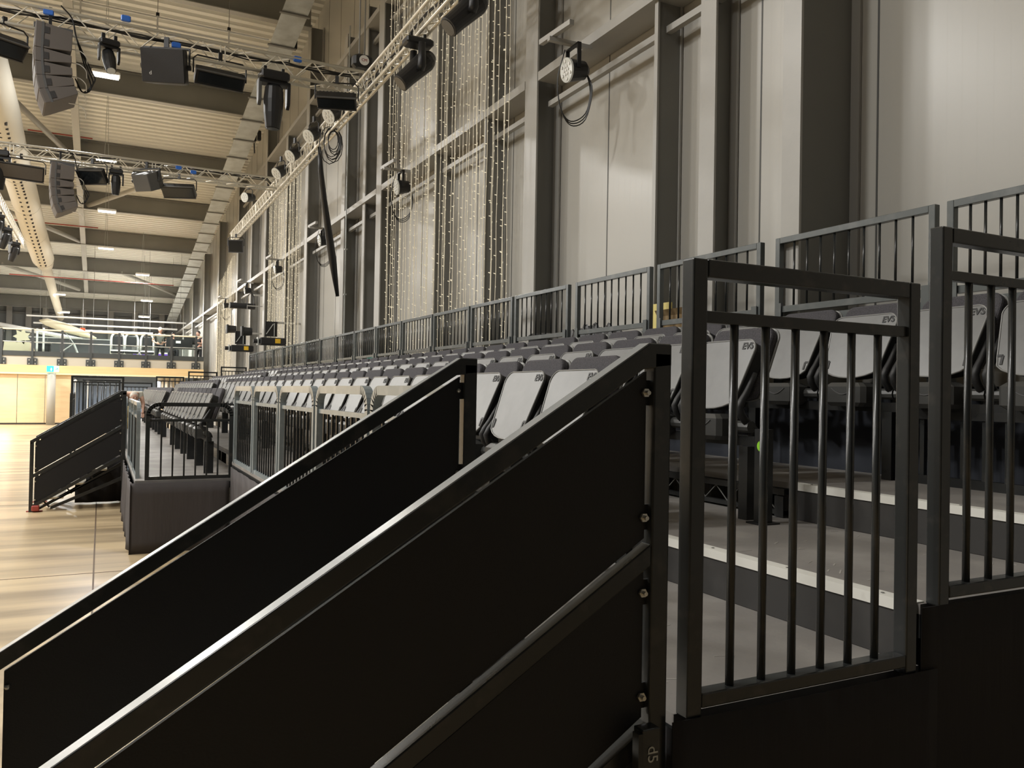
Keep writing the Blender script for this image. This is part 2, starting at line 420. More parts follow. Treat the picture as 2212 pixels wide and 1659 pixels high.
lattice('open black lattice front of the top deck beside the white nosed step', 3.095, 3.03, 15.0, Z2, Z3)
lattice('open black lattice front of the middle deck, under the front row', 2.165, 3.05, 15.0, Z1, Z2)

# ================================================================== SEATS
def seat_parts():
    """tip-up seat facing -x, origin on the deck, folded"""
    t = thing('tip_up_seat', 'x', 'seat')
    wS, hS = .43, .40
    ang = math.radians(21)
    # outline in (y, along) plane
    def outline(w_, h_, r, bulge, taper):
        pts = []
        n = 6
        for (sx, a0) in ((1, 0), (-1, PI/2)):
            for i in range(n+1):
                tt = a0+PI/2*i/n
                pts.append((sx*(w_/2-r)+r*math.cos(tt), h_-r+r*math.sin(tt)*1.0))
        # crown
        pts = [(y, v+.012*(1-(2*y/w_)**2)) for y, v in pts]
        wb = w_-taper
        pts.append((-wb/2, .12))
        for i in range(1, 10):
            tt = PI*i/10; pts.append((-wb/2*math.cos(tt), .10-bulge*math.sin(tt)))
        pts.append((wb/2, .12))
        return pts
    def place(pts, base, lean, off, th):     # map to 3d leaning back
        n = Vector((-math.cos(lean), 0, math.sin(lean))); u = Vector((math.sin(lean), 0, math.cos(lean)))
        ps = [Vector(base)+Vector((0, y, 0))+u*v+n*off for y, v in pts]
        return ps, -n*th
    base = (-.165, 0, .508)
    ps, e = place(outline(wS, hS, .055, .07, .06), base, ang, .018, .014)
    MB().prism(ps, e).obj('seat_pan', SHELL, t, bevel=.004)
    MB().tube([p_+Vector((-.001, 0, 0)) for p_ in ps]+[ps[0]], .0035, 5, False).obj('seat_pan_rim', mat('light_rim', (.28, .28, .27), .35), t)
    ps, e = place(outline(wS-.012, hS-.004, .05, .05, .07), base, ang, .003, .072)
    MB().prism(ps, e).obj('seat_cushion', SIDE, t, bevel=.008)
    # vented lettering at the top corner
    u = Vector((math.sin(ang), 0, math.cos(ang))); n = Vector((-math.cos(ang), 0, math.sin(ang)))
    p = Vector(base)+Vector((0, -wS/2+.055, 0))+u*(hS-.032)+n*.0195
    M = Matrix((Vector((0, -1, 0)), u, n)).transposed().to_4x4(); M = Matrix.Translation(p) @ M
    text_mesh('cut_out_lettering', 'EVS', .05, SIDE, t, M, .0012, .0014)
    # hinge slots
    for sy in (-1, 1):
        q = Vector(base)+Vector((0, sy*(wS/2-.055), 0))+u*.085+n*.0195
        MB().bar(q, q+u*.045, .012, .004, n).bar(q+u*.045, q+u*.045+Vector((0, sy*.028, 0)), .012, .004, n).obj('hinge_slot', SIDE, t)
    # backrest
    lean = math.radians(17)
    bo = outline(.45, .465, .06, .03, .05)
    ps, e = place(bo, (-.03, 0, .508), lean, .0, .012)
    MB().prism(ps, e).obj('back_shell', RIM, t, bevel=.004)
    bo2 = outline(.438, .458, .055, .03, .05)
    ps, e = place(bo2, (-.03, 0, .508), lean, .045, .044)
    MB().prism(ps, e).obj('back_cushion', FAB, t, bevel=.012)
    # side arms
    for sy in (-1, 1):
        y = sy*.222
        a = MB().tube(sm([(-.06, y, .72), (-.115, y, .62), (-.16, y, .55), (-.125, y, .49), (-.07, y, .44), (-.06, y, .40)], 2), [.012, .015, .018, .019, .02, .02, .02, .022, .026, .028, .03], 8)
        a.obj('side_arm', SIDE, t, smooth=True)
    # hinge housing
    pod = MB().rbox(-.215, -.07, -.14, .14, .385, .515, .022)
    pd = pod.obj('hinge_housing', POD, t)
    sc = MB(); pts = [(-.2165, -.075+.15*i/8, .485-.035*math.sin(PI*i/8)) for i in range(9)]
    sc.tube(pts, .003, 5).obj('housing_recess', FIXG, pd)
    MB().tube([(-.10, -.245, .455), (-.10, .245, .455)], .03, 10).obj('pivot_tube', POD, t)
    return t
SEAT = seat_parts()
first_used = [False]
def seat(X, Y, z, label, grp):
    if not first_used[0]: o = SEAT; first_used[0] = True
    else: o = copy_tree(SEAT)
    o.location = (X, Y, z); o['label'] = label; o['category'] = 'seat'; o['group'] = grp
def row(X, z, ys, rowname, where, leg_every=2):
    n = len(ys)
    for i, y in enumerate(ys):
        seat(X, y, z, 'grey folded seat, %s from the camera in the %s of the %s' % (ORD[i], rowname, where), '%s, %s' % (rowname, where))
    L0, L1 = ys[0]-.26, ys[-1]+.26
    b = thing('seat_beam', 'black beam carrying the %s of the %s on short legs' % (rowname, where), 'beam', (X, L0, z), group='seat row beams')
    MB().box(-.095, -.045, 0, L1-L0, .36, .41).obj('beam', BLK, b)
    y = .05
    while y < L1-L0:
        MB().box(-.12, -.02, y-.03, y+.03, 0.0, .36).obj('leg', BLK, b); y += 1.0
    return b
Y1 = [3.28+.5*i for i in range(26)]     # mid block seat centres
Y2 = [17.3+.5*i for i in range(18)]
XR0, XR1, XR2, XR3 = 1.17, 2.03, 2.95, 3.84
XRs = XR1
row(XR1, Z1, Y1, 'front row', 'near block')
row(XR2, Z2, Y1, 'middle row', 'near block')
row(XR3, Z3, [1.17+.5*i for i in range(50)], 'back row', 'long stand')
row(XR0, Z0, [9.95+.5*i for i in range(12)], 'lowest row', 'mid block')
row(XR0, Z0, Y2, 'lowest row', 'far block')
row(XR1, Z1, Y2, 'front row', 'far block')
row(XR2, Z2, Y2, 'middle row', 'far block')
# end leg with lime sticker below the middle row
t = thing('seat_row_end_leg', 'black square leg with lime green sticker at the aisle end of the middle row', 'leg', (2.83, 2.93, Z2))
MB().box(-.03, .03, -.03, .03, 0, .45).obj('post', BLK, t); MB().box(-.06, .06, -.05, .05, 0, .008).obj('foot_plate', BLK, t)
MB().tube([(-.031, -.015, .37), (-.034, -.015, .37)], .026, 14).obj('sticker', LIME, t)
# barred frame under the back row where it faces the aisle
t = thing('seat_support_frame', 'black barred frame holding the back row above the aisle', 'frame', (3.76, 1.62, Z3))
MB().box(-.02, .02, 0, 1.3, .0, .045).obj('bottom_rail', BLK, t)
MB().box(-.02, .02, 0, 1.3, .33, .37).obj('top_rail', BLK, t)
for i in range(12): MB().box(-.012, .012, .04+.11*i, .064+.11*i, .045, .33).obj('baluster', BLKG, t)
tag(MB().box(3.98, 4.0, YA, YB, Z3, Z3+.5).obj('kick_board', mat('navy_board', (.03, .034, .045), .8)), 'dark board closing the gap behind the back seat row', 'board')

# ================================================================== GUARDRAILS
def guard_x(label, x0, x1, Y, zb, zt, nb, sq=.045, base=0, grp=None, rbar=.011, mid=.125):
    """guard facing the camera, running across the hall"""
    t = thing('guard_panel', label, 'railing', (x0, Y, zb), group=grp); w_, h = x1-x0, zt-zb
    f = MB().box(0, sq, -sq/2, sq/2, base, h).box(w_-sq, w_, -sq/2, sq/2, base, h).box(sq, w_-sq, -sq/2, sq/2, h-sq, h).box(sq, w_-sq, -sq/2, sq/2, .02, .02+sq*.8)
    f.obj('frame', BLKG, t, bevel=.004)
    MB().box(sq, w_-sq, -.012, .012, h-mid-.03, h-mid).obj('upper_rail', BLKG, t, bevel=.002)
    for i in range(nb):
        x = sq+(w_-2*sq)*(i+1)/(nb+1)
        MB().tube([(x, 0, .02+sq*.8), (x, 0, h-mid-.03)], rbar, 10).obj('baluster', BLKG, t, smooth=True)
    return t
guard_x('tall black guard panel standing on the landing, nearest the camera', 1.272, 2.095, 1.58, Z1, H+.338, 6)
guard_x('tall black guard panel cut by the right edge, one step higher', 2.19, 3.03, 1.58, Z2, H+.515, 6)
# rounded front barriers along the deck edge
def round_guard(name, label, L, h, nb, r=.13, tr=.02, grp=None, mid=.15, mtl=None, br=.0085, bw=.014):
    """in local x-z plane, from x=0 to L"""
    t = thing(name, label, 'railing', group=grp); mm = mtl or BLKG
    pts = [(tr, 0, 0), (tr, 0, h-r)]
    for i in range(1, 7):
        a = PI-PI/2*i/6; pts.append((r+(r-tr)*math.cos(a), 0, h-r+(r-tr)*math.sin(a)))
    for i in range(0, 7):
        a = PI/2-PI/2*i/6; pts.append((L-r+(r-tr)*math.cos(a), 0, h-r+(r-tr)*math.sin(a)))
    pts.append((L-tr, 0, 0))
    f = MB(); 
    for a, b in zip(pts[:-1], pts[1:]):
        d = (Vector(b)-Vector(a)).normalized()*.004; f.bar(Vector(a)-d, Vector(b)+d, tr*2, tr*1.9, (0, 1, 0))
    f.obj('frame', mm, t)
    MB().box(tr*2, L-tr*2, -.01, .01, h-mid-.028, h-mid).obj('upper_rail', mm, t)
    MB().box(tr*2, L-tr*2, -.018, .018, .0, .035).obj('bottom_rail', mm, t)
    bm_ = MB().box(-br, br, -br, br, .035, h-mid-.028).mesh('baluster', BLKG)
    for i in range(nb):
        o = bpy.data.objects.new('baluster', bm_); COL.objects.link(o); o.parent = t; o.location = (tr*2+(L-4*tr)*(i+1)/(nb+1), 0, 0)
    return t
BAR = mat('rail_sheen_tint', (.27, .31, .325), .3, .15, noise=(8, (.42, .46, .47), (1, 1, 1), .5, .8))  # reflected sheen of the black barriers, put into a pale base colour
fp = ['nearest visible', 'second', 'third', 'fourth', 'farthest']
yy0 = [2.98, 4.20, 5.42, 6.64, 7.86]
for i, y in enumerate(yy0):
    g = round_guard('front_barrier', '%s rounded black barrier along the front edge of the near block' % fp[i], 1.17, .775+.03, 9, grp='rounded front barriers', mtl=BAR, tr=.024, br=.0065)
    g.location = (1.285, y, Z1); g.rotation_euler = (0, 0, PI/2)
g = round_guard('walkway_barrier', 'single wide rounded black barrier closing the near end of the low walkway', .86, .80, 6, mid=.17, grp=None)
g.location = (.42, 9.17, Z0)
ws = ['near', 'middle', 'far']
for i in range(3):
    g = round_guard('walkway_side_barrier', '%s one of three slim black barriers on the walkway edge beside the far stair' % ws[i], .95, .80, 7, grp='low walkway side barriers', mtl=BAR)
    g.location = (.36, 9.35+.98*i, Z0); g.rotation_euler = (0, 0, PI/2)
for i in range(9):
    g = round_guard('walkway_side_barrier', 'slim black barrier beyond the far stair on the low walkway, %s in line' % ORD[i], .95, .80, 7, grp='far walkway side barriers', mtl=BAR)
    g.location = (.36, 13.85+.98*i+.1, Z0); g.rotation_euler = (0, 0, PI/2)
# rear guard panels: in plane x=3.95
XG = 4.05
edges = [(2.55, 3.55), ]
pk = [(2048, 2300), (1678, 1645), (1423, 1405), (1246, 1230), (1114, 1108)]
ylist = []
y = 3.86
k = 0
rear = [(1.33, 2.46), (2.56, 3.70), (3.99, 4.55), ]
RG = mat('rear_rail_paint', (.13, .142, .142), .25, .15, noise=(10, (.19, .20, .20), (1, 1, 1), .5, .8))
def rear_guard(label, y0, y1):
    t = thing('rear_guard_panel', label, 'railing', (XG, y0, Z3), group='rear railing panels'); L = y1-y0; h = H+1.075-Z3
    f = MB().box(-.02, .02, 0, .04, .0, h).box(-.02, .02, L-.04, L, .0, h).box(-.02, .02, .04, L-.04, h-.04, h)
    f.obj('frame', RG, t, bevel=.003)
    MB().box(-.02, .02, .04, L-.04, h-.50, h-.46).obj('lower_rail', RG, t)
    MB().box(-.028, .0, .02, L-.02, h-.575, h-.53).obj('clamp_rail', RG, t)
    MB().box(-.015, .015, .04, L-.04, .905, .93).obj('bottom_rail', RG, t)
    for yy in (.02, L-.07):
        c = MB().box(-.034, -.026, yy, yy+.05, h-.60, h-.44).obj('clamp_plate', RG, t)
        MB().tube([(-.034, yy+.025, h-.57), (-.042, yy+.025, h-.57)], .008, 6).obj('bolt', BOLT, c)
    me = MB().tube([(0, 0, h-.46), (0, 0, h-.04)], .0075, 8).mesh('baluster', BLKG, True)
    n = 9
    for i in range(n):
        o = bpy.data.objects.new('baluster', me); COL.objects.link(o); o.parent = t; o.location = (0, .04+(L-.08)*(i+1)/(n+1), 0)
    return t
ys = [1.50]
i = 0
y = 2.73
starts = [(1.42, 2.65), (2.74, 3.90), (4.02, 5.27)]
ncnt = 0
def Yat(x, yp): return atx(x, yp, XG).y
pairs = [(Yat(2460, 420)+0, Yat(2050, 470)), (Yat(2025, 470), Yat(1680, 510)), (Yat(1648, 530), Yat(1424, 570)), (Yat(1408, 590), Yat(1247, 605)), (Yat(1231, 620), Yat(1115, 635)),
         (Yat(1110, 650), Yat(1020, 660)), (Yat(1016, 670), Yat(939, 680))]
for p in pairs:
    rear_guard('black rear railing panel, %s from the right edge of the picture' % ORD[ncnt], p[0], p[1]); ncnt += 1
y = pairs[-1][1]+.05
while y < 25.0:
    rear_guard('black rear railing panel, %s from the right edge of the picture' % ORD[ncnt], y, y+1.24); ncnt += 1; y += 1.29
# end guards at the far end of the stand
guard_x('black guard panel closing the far end of the low walkway', .55, 1.40, 27.0, Z0, Z0+1.1, 6, grp='far end guards')
guard_x('black guard panel at the far end behind the front row seats', 1.49, 2.29, 27.0, Z1, Z1+1.12, 6, grp='far end guards')
guard_x('black guard panel at the far end behind the middle row seats', 2.40, 3.26, 27.0, Z2, Z2+1.12, 6, grp='far end guards')
guard_x('highest black guard panel at the far end against the wall', 3.35, 4.14, 27.0, Z3, Z3+1.12, 6, grp='far end guards')
# annex with tall guards beyond the far stair
deck('seating_deck', 'small black platform carrying two tall guards beyond the far stair', -.62, .25, 20.6, 24.0, Z0)
guard_x('tall dark guard frame, nearer of two, rising behind the far stair', -.60, .48, 20.8, Z0, H+.24, 7, grp='tall guards behind the far stair')
guard_x('tall dark guard frame, farther of two, seen inside the nearer one', -.42, .46, 23.6, Z0, H+.18, 7, grp='tall guards behind the far stair')
for i in range(3):
    g = round_guard('annex_side_barrier', 'black barrier on the left edge of the small platform, %s from the camera' % ORD[i], .95, .80, 7, grp='annex side barriers')
    g.location = (-.6, 20.9+.98*i, Z0); g.rotation_euler = (0, 0, PI/2)

# ================================================================== DRAPES
def drape(label, p0, p1, z0, z1, m, amp=.03, wl=.22, n=None):
    p0 = Vector((*p0, 0)); p1 = Vector((*p1, 0)); L = (p1-p0).length; d = (p1-p0)/L; nn = Vector((-d.y, d.x, 0))
    n = n or max(8, int(L/.05)); vs = []; rows = 6
    ph = random.random()*6
    for r in range(rows+1):
        tz = r/rows; z = z1+(z0-z1)*tz
        for i in range(n+1):
            s_ = L*i/n; a = amp*(.35+.65*tz)*(math.sin(s_*2*PI/wl+ph)+.5*math.sin(s_*2*PI/wl*.43+1.3*ph+tz*2))
            q = p0+d*s_+nn*a; vs.append((q.x, q.y, z))
    m_ = MB(); m_.add(vs, [(r*(n+1)+i, r*(n+1)+i+1, (r+1)*(n+1)+i+1, (r+1)*(n+1)+i) for r in range(rows) for i in range(n)])
    o = m_.obj('platform_drape', m, smooth=True)
    so = o.modifiers.new('solid', 'SOLIDIFY'); so.thickness = .004
    return tag(o, label, 'drape', 'black platform drapes')
drape('black drape hanging below the nearest guard panel at the lower right', (1.224, 1.552), (2.175, 1.552), 0, Z1+.004, DRAPE, .004, .9)
drape('black drape below the guard panel at the right edge', (2.115, 1.558), (3.6, 1.558), 0, Z2+.004, DRAPE, .004, .9)
drape('black drape closing the deck front under the head of the near stair', (1.25, 1.58), (1.25, 2.75), 0, Z1-.03, DRAPE, .004, .5)
drape('charcoal drape below the row of rounded front barriers', (1.245, 2.8), (1.245, 9.05), 0, Z1-.05, DRAPEG, .012, .35)
drape('dark drape under the wide rounded barrier at the walkway end', (.285, 9.09), (1.24, 9.09), 0, Z0-.02, DRAPEG, .008, .7)
drape('wavy charcoal drape on the long side of the low walkway', (.295, 9.07), (.295, 12.2), 0, Z0-.03, DRAPEG, .02, .4)
drape('black velvet drape hanging under the far stair', (-.30, 13.25), (.30, 13.25), .02, .66, DRAPE, .025, .25)
drape('black drape on the walkway side beyond the far stair', (.30, 13.4), (.30, YB), 0, Z0-.03, DRAPE, .02, .4)

# ================================================================== STAIRS
def stair(label, xt, zt, y0, y1, run, nst, mark=False):
    """stair climbing towards +x to (xt, zt landing). y0 = side towards the camera"""
    t = thing('access_stair', label, 'stair', (xt, (y0+y1)/2, 0)); W2 = (y1-y0)/2
    sl = .63; xf = -run
    gs = .9+.0      # rail above the nosing line
    def zr(x, off): return zt+.90-off+sl*min(0, x+.065)
    for sgn, nm in ((-1, 'near'), (1, 'far')):
        y = sgn*(W2-.02)
        sd = bpy.data.objects.new('side_guard', None); COL.objects.link(sd); sd.parent = t; sd.location = (0, y, 0)
        # frame
        f = MB()
        f.prism([(0, -.022, zr(0, 0)), (-.065, -.022, zr(0, 0)), (xf, -.022, zr(xf, 0)), (xf, -.022, zr(xf, .052)), (-.08, -.022, zr(-.08, .052)), (0, -.022, zr(0, .052))], (0, .044, 0))
        f.obj('handrail', BLKG, sd, bevel=.003)
        MB().prism([(-.002, -.019, zr(0, 0)), (-.065, -.019, zr(0, 0)), (xf+.002, -.019, zr(xf, 0)), (xf+.002, -.019, zr(xf, 0)+.0015), (-.0655, -.019, zr(0, 0)+.0015), (-.002, -.019, zr(0, 0)+.0015)], (0, .038, 0)).obj('sheen_strip', TOPR, sd)  # thin pale strip added as a painted highlight on the black rail
        MB().box(-.05, 0, -.022, .022, zt-.35, zr(-.02, .02)).obj('top_post', BLKG, sd, bevel=.004)
        MB().box(xf, xf+.045, -.022, .022, 0, zr(xf, .02)).obj('foot_post', BLKG, sd, bevel=.004)
        MB().prism([(-.05, -.02, zr(-.05, .475)), (xf+.045, -.02, zr(xf+.045, .475)), (xf+.045, -.02, zr(xf+.045, .525)), (-.05, -.02, zr(-.05, .525))], (0, .04, 0)).obj('middle_rail', BLKG, sd, bevel=.003)
        zc = zr(xf, .9)
        MB().prism([(-.05, -.02, zr(-.05, .90)), (xf+.045, -.02, zr(xf+.045, .88)), (xf+.045, -.02, zr(xf+.045, .93)), (-.05, -.02, zr(-.05, .95))], (0, .04, 0)).obj('bottom_rail', BLKG, sd)
        for (a, b) in ((.066, .462), (.54, .885)):
            MB().prism([(-.062, -.006, zr(-.062, a)), (xf+.06, -.006, zr(xf+.06, a)), (xf+.06, -.006, zr(xf+.06, b)), (-.062, -.006, zr(-.062, b))], (0, .012, 0)).obj('infill_board', PANEL, sd)
            for (bx, o1) in ((-.066, a+.05), (-.066, b-.05), (xf+.068, a+.05), (xf+.068, b-.05)):
                zz = zr(bx, o1)
                MB().box(bx-.004 if bx < -.5 else bx-.0, bx+.03 if bx > -.5 else bx+.004, -.003, .003, zz-.03, zz+.03).obj('fixing_lug', BLK, sd)
                bo = MB().tube([(bx, -.008, zz), (bx, -.014, zz)], .011, 6).tube([(bx, -.014, zz), (bx, -.024, zz)], .0055, 8)
                if sgn > 0: bo = MB().sphere((bx, -.007, zz), .0085, 8)
                bo.obj('bolt', BOLT, sd)
    # treads and stringers
    rise = zt/(nst); go = (run-.1)/(nst)
    for i in range(1, nst):
        z = rise*i; x = -run+.12+go*(i-1)
        tr = MB().box(x, x+go+.02, -W2+.05, W2-.05, z-.025, z).obj('tread', ALUB, t)
        ns = MB().box(x-.008, x, -W2+.05, W2-.05, z-.03, z+.002).obj('nosing', NOSE, tr)
    for s_ in (-1, 1):
        y = s_*(W2-.06)
        m = MB()
        m.prism([(0, y-.015, zt-.06), (xf+.05, y-.015, zt-.06+sl*xf+.03), (xf+.05, y-.015, max(.02, zt-.12+sl*xf+.03)), (0, y-.015, zt-.12)], (0, .03, 0))
        m.prism([(0, y-.015, zt-.28), (xf+.25, y-.015, .06), (xf+.25, y-.015, .02), (0, y-.015, zt-.33)], (0, .03, 0))
        m.obj('stringer', BLK, t)
        for i in range(1, nst):
            z = rise*i; x = -run+.12+go*(i-1)
            MB().bar((x+.02, y, z-.02), (x+.12, y, z-.02-min(.12, z*.6)), .02, .02).obj('tread_bracket', BLK, t)
        MB().box(xf-.03, xf+.16, y-.03, y+.03, 0, .012).obj('foot_plate', RED, t)
    return t
nst = stair('near black access stair with solid black side boards filling the foreground', 1.222, Z1, 1.575, 2.745, 1.51, 5)
fst = stair('far black access stair with slotted side boards standing on the arena floor', .325, Z0, 12.58, 13.72, 1.15, 4)
# bracket with hand written mark beside the near stair
t = thing('stair_hook_bracket', 'black steel bracket with chalk mark d5 at the foot of the near stair post', 'bracket', (1.165, 1.545, Z1-.028))
MB().box(-.045, .005, -.018, .018, -.26, .04).obj('box_section', BLKG, t, bevel=.003)
MB().box(-.060, -.047, -.024, .0, -.28, .035).obj('flange', BLK, t)
MB().tube([(-.02, -.018, -.095), (.02, -.04, -.115)], .008, 8).obj('pin', BOLT, t)
M = Matrix.Translation((-.018, -.0195, -.018)) @ Matrix.Rotation(PI/2, 4, 'X') @ Matrix.Rotation(-PI/2, 4, 'Z')
text_mesh('chalk_mark', 'd5', .04, mat('chalk', (.5, .5, .46), .8), t, M, .0005)
# dark crack of rubbish and things at the far stair
tag(MB().rbox(-.79, -.70, 12.53, 12.62, .018, .09, .01).obj('stair_foot_clamp', RED), 'small red clamp block at the foot of the far stair', 'clamp')

# ================================================================== TRUSSES
def truss(name, label, p0, p1, h, wd, step, tr=.024, tb=.009, grp=None):
    """box truss from p0 to p1 (lower near chord axis), h tall, wd wide"""
    p0 = Vector(p0); p1 = Vector(p1); d = (p1-p0); L = d.length; d.normalize(); u = Vector((0, 0, 1)); s_ = u.cross(d).normalized()
    t = thing(name, label, 'truss', p0, group=grp)
    C = [Vector((0, 0, 0)), s_*wd, u*h, s_*wd+u*h]
    for c in C: MB().tube([c, c+d*L], tr, 10).obj('chord', ALU, t, smooth=True)
    br = MB(); n = int(L/step)
    for (a, b) in ((C[0], C[2]), (C[1], C[3]), (C[0], C[1]), (C[2], C[3])):
        for i in range(n):
            x0, x1 = L*i/n, L*(i+.5)/n; x2 = L*(i+1)/n
            br.tube([a+d*x0, b+d*x1], tb, 5, False); br.tube([b+d*x1, a+d*x2], tb, 5, False)
    for i in range(0, n+1, 6):
        x = L*i/n
        br.tube([C[0]+d*x, C[2]+d*x], tb, 5, False); br.tube([C[0]+d*(x+.06), C[2]+d*(x+.06)], tb, 5, False)
    br.obj('lattice_braces', ALU, t)
    return t
ZT = H+4.55
truss('lighting_truss', 'long silver lighting truss running beside the wall above the seats', (3.50, 2.2, ZT), (3.50, 26.6, ZT), .28, -.11, .36)
truss('lighting_truss', 'nearer silver cross truss with the speakers and lamps, joining the long truss', (-14, 12.0, ZT), (3.45, 12.0, ZT), .28, .26, .50, grp='cross trusses')
truss('lighting_truss', 'farther silver cross truss hanging below the roof', (-12, 18.8, ZT), (3.45, 18.8, ZT), .22, .24, .42, tr=.022, grp='cross trusses')
truss('lighting_truss', 'short end of a silver truss at the left edge with three dark fixtures', (-2.5, 14, ZT), (-2.5, 31.4, ZT), .26, -.12, .36)

# ================================================================== FIXTURES
def fixture_yoke(t, w_, drop, m=FIX):
    pts = [(-w_/2, 0, -drop), (-w_/2, 0, -.06), (-w_/2+.05, 0, -.01), (w_/2-.05, 0, -.01), (w_/2, 0, -.06), (w_/2, 0, -drop)]
    MB().tube(pts, .011, 6).obj('yoke', m, t)
    MB().box(-.025, .025, -.02, .02, -.02, .09).obj('clamp', FIX, t)
def led_panel(label, loc, rz, tilt, w_=.62, h=.26, face=LENSD, grp=None, s=1):
    t = thing('panel_floodlight', label, 'stage light', loc, rz, grp)
    fixture_yoke(t, w_+.05, .26)
    R = Matrix.Translation((0, 0, -.27)) @ Matrix.Rotation(tilt, 4, 'X')
    MB().rbox(-w_/2, w_/2, -.06, .06, -h/2, h/2, .012).xf(R).obj('housing', FIX, t)
    MB().box(-w_/2+.03, w_/2-.03, -.066, -.06, -h/2+.03, h/2-.03).xf(R).obj('lens_panel', face, t)
    for z in (-1, 1):
        MB().bar((-w_/2, -.06, z*h/2), (w_/2, -.06, z*h/2), .02, .015).xf(R).obj('barn_edge', FIXG, t)
    f = MB()
    for i in range(9): f.box(-w_/2+.04+i*(w_-.1)/9, -w_/2+.06+i*(w_-.1)/9, .06, .09, -h/2+.03, h/2-.03)
    f.xf(R).obj('cooling_fins', FIXG, t)
    return t
def moving_head(label, loc, rz, tilt, s=1.0, lens=LENS, name='moving_head_light', grp=None):
    t = thing(name, label, 'stage light', loc, rz, grp)
    MB().rbox(-.19*s, .19*s, -.13*s, .13*s, -.12*s, 0, .02*s).obj('base', FIX, t)
    for x in (-.12, .12): MB().box(x*s-.02, x*s+.02, -.02, .02, 0, .08).obj('clamp', FIX, t)
    for sx in (-1, 1):
        MB().prism([(sx*.17*s, -.07*s, -.12*s), (sx*.17*s, .07*s, -.12*s), (sx*.17*s, .055*s, -.42*s), (sx*.17*s, 0, -.48*s), (sx*.17*s, -.055*s, -.42*s)], (sx*.045*s, 0, 0)).obj('yoke_arm', FIXG if sx < 0 else FIX, t, bevel=.008)
    MB().box(-.2*s, .2*s, -.07*s, .07*s, -.17*s, -.12*s).obj('yoke_bridge', FIX, t)
    R = Matrix.Translation((0, 0, -.38*s)) @ Matrix.Rotation(tilt, 4, 'X')
    prof = [(.20, .09), (.17, .12), (.0, .135), (-.18, .125), (-.36, .10), (-.38, .095)]
    hd = MB().tube([(0, 0, z*s) for z, r in prof], [r*s for z, r in prof], 16).xf(R).obj('head', FIX, t, smooth=False)
    MB().tube([(0, 0, -.381*s), (0, 0, -.386*s)], .085*s, 16).xf(R).obj('lens', lens, t)
    return t
def par(label, loc, rz, tilt, s=1.0, grp=None):
    t = thing('par_can_light', label, 'stage light', loc, rz, grp)
    fixture_yoke(t, .26*s, .20*s)
    R = Matrix.Translation((0, 0, -.21*s)) @ Matrix.Rotation(tilt, 4, 'X')
    prof = [(.17, .04), (.15, .085), (.0, .11), (-.12, .115)]
    MB().tube([(0, z*s, 0) for z, r in prof], [r*s for z, r in prof], 16).xf(R).obj('can', FIX, t, smooth=False)
    f = MB().tube([(0, -.12*s, 0), (0, -.135*s, 0)], .118*s, 18).xf(R).obj('lens', LENS, t)
    l = MB()
    for i in range(7):
        a = 2*PI*i/6; rr = 0 if i == 6 else .065*s
        l.tube([(rr*math.cos(a), -.135*s, rr*math.sin(a)), (rr*math.cos(a), -.142*s, rr*math.sin(a))], .024*s, 8)
    l.xf(R).obj('lens_cells', mat('led_cell', (.62, .60, .54), .3), t)
    return t
def spot_head(label, loc, rz, s=1.0, grp=None):
    """big beam fixture: hanging base, single visible arm, fat black barrel pointing down-left"""
    t = thing('beam_spotlight', label, 'stage light', loc, rz, grp)
    MB().rbox(-.20*s, .20*s, -.12*s, .12*s, -.10*s, 0, .02).obj('base', FIX, t)
    for x in (-.1, .1): MB().box(x*s-.015, x*s+.015, -.015, .015, 0, .08).obj('clamp', FIX, t)
    for sy in (-1, 1):
        MB().tube([(0, sy*.17*s, -.10*s), (0, sy*.17*s, -.42*s), (0, sy*.13*s, -.46*s)], [.05*s, .06*s, .055*s], 12).obj('yoke_arm', FIX, t, smooth=True)
    R = Matrix.Translation((0, 0, -.40*s)) @ Matrix.Rotation(math.radians(44), 4, 'Y') @ Matrix.Rotation(0, 4, 'X')
    prof = [(-.36, .115), (-.355, .125), (-.20, .125), (.16, .145), (.22, .13), (.30, .08)]
    MB().tube([(0, 0, z*s) for z, r in prof], [r*s for z, r in prof], 20).xf(R).obj('barrel', FIX, t, smooth=False, bevel=.003)
    MB().tube([(0, 0, -.361*s), (0, 0, -.366*s)], .10*s, 18).xf(R).obj('lens', LENSD, t)
    return t
YT1, YT2 = 12.0, 18.8
ZH = ZT-.03
# --- on the nearer cross truss
moving_head('moving wash light with LED face, between line array and speaker on nearer truss', aty(236, 88, YT1), .25, -.55, .62)
led_panel('panel floodlight with its back turned and lit controls, right of the big hanging speaker', aty(476, 128, YT1), .1, .9, .66, .22, face=LENSD)
moving_head('large black moving head light hanging straight down from the nearer cross truss', aty(592, 158, YT1), .05, .04, 1.05, LENSD)
led_panel('wide black panel floodlight under the corner where the two trusses meet', aty(728, 178, YT1), -.35, 1.15, .58, .24)
led_panel('black floodlight cut by the left edge on the nearer cross truss', aty(10, 52, YT1), .5, .9, .5, .24)
# --- on the farther cross truss
led_panel('tilted panel light showing rows of cells at the left edge, farther cross truss', aty(46, 342, YT2), .15, .35, .80, .30, face=LED)
led_panel('tilted panel light with dark blue face, right of the farther line array', aty(200, 352, YT2), -.5, .75, .56, .32)
moving_head('small moving head light in the middle of the farther cross truss', aty(251, 367, YT2), 0, .1, .68, LENSD)
led_panel('rightmost black panel light on the farther cross truss', aty(387, 385, YT2), -.4, .9, .68, .30)
moving_head('dark moving head light partly cut by the left edge, farther cross truss', aty(-3, 325, YT2), 0, .1, 1.0, LENSD)
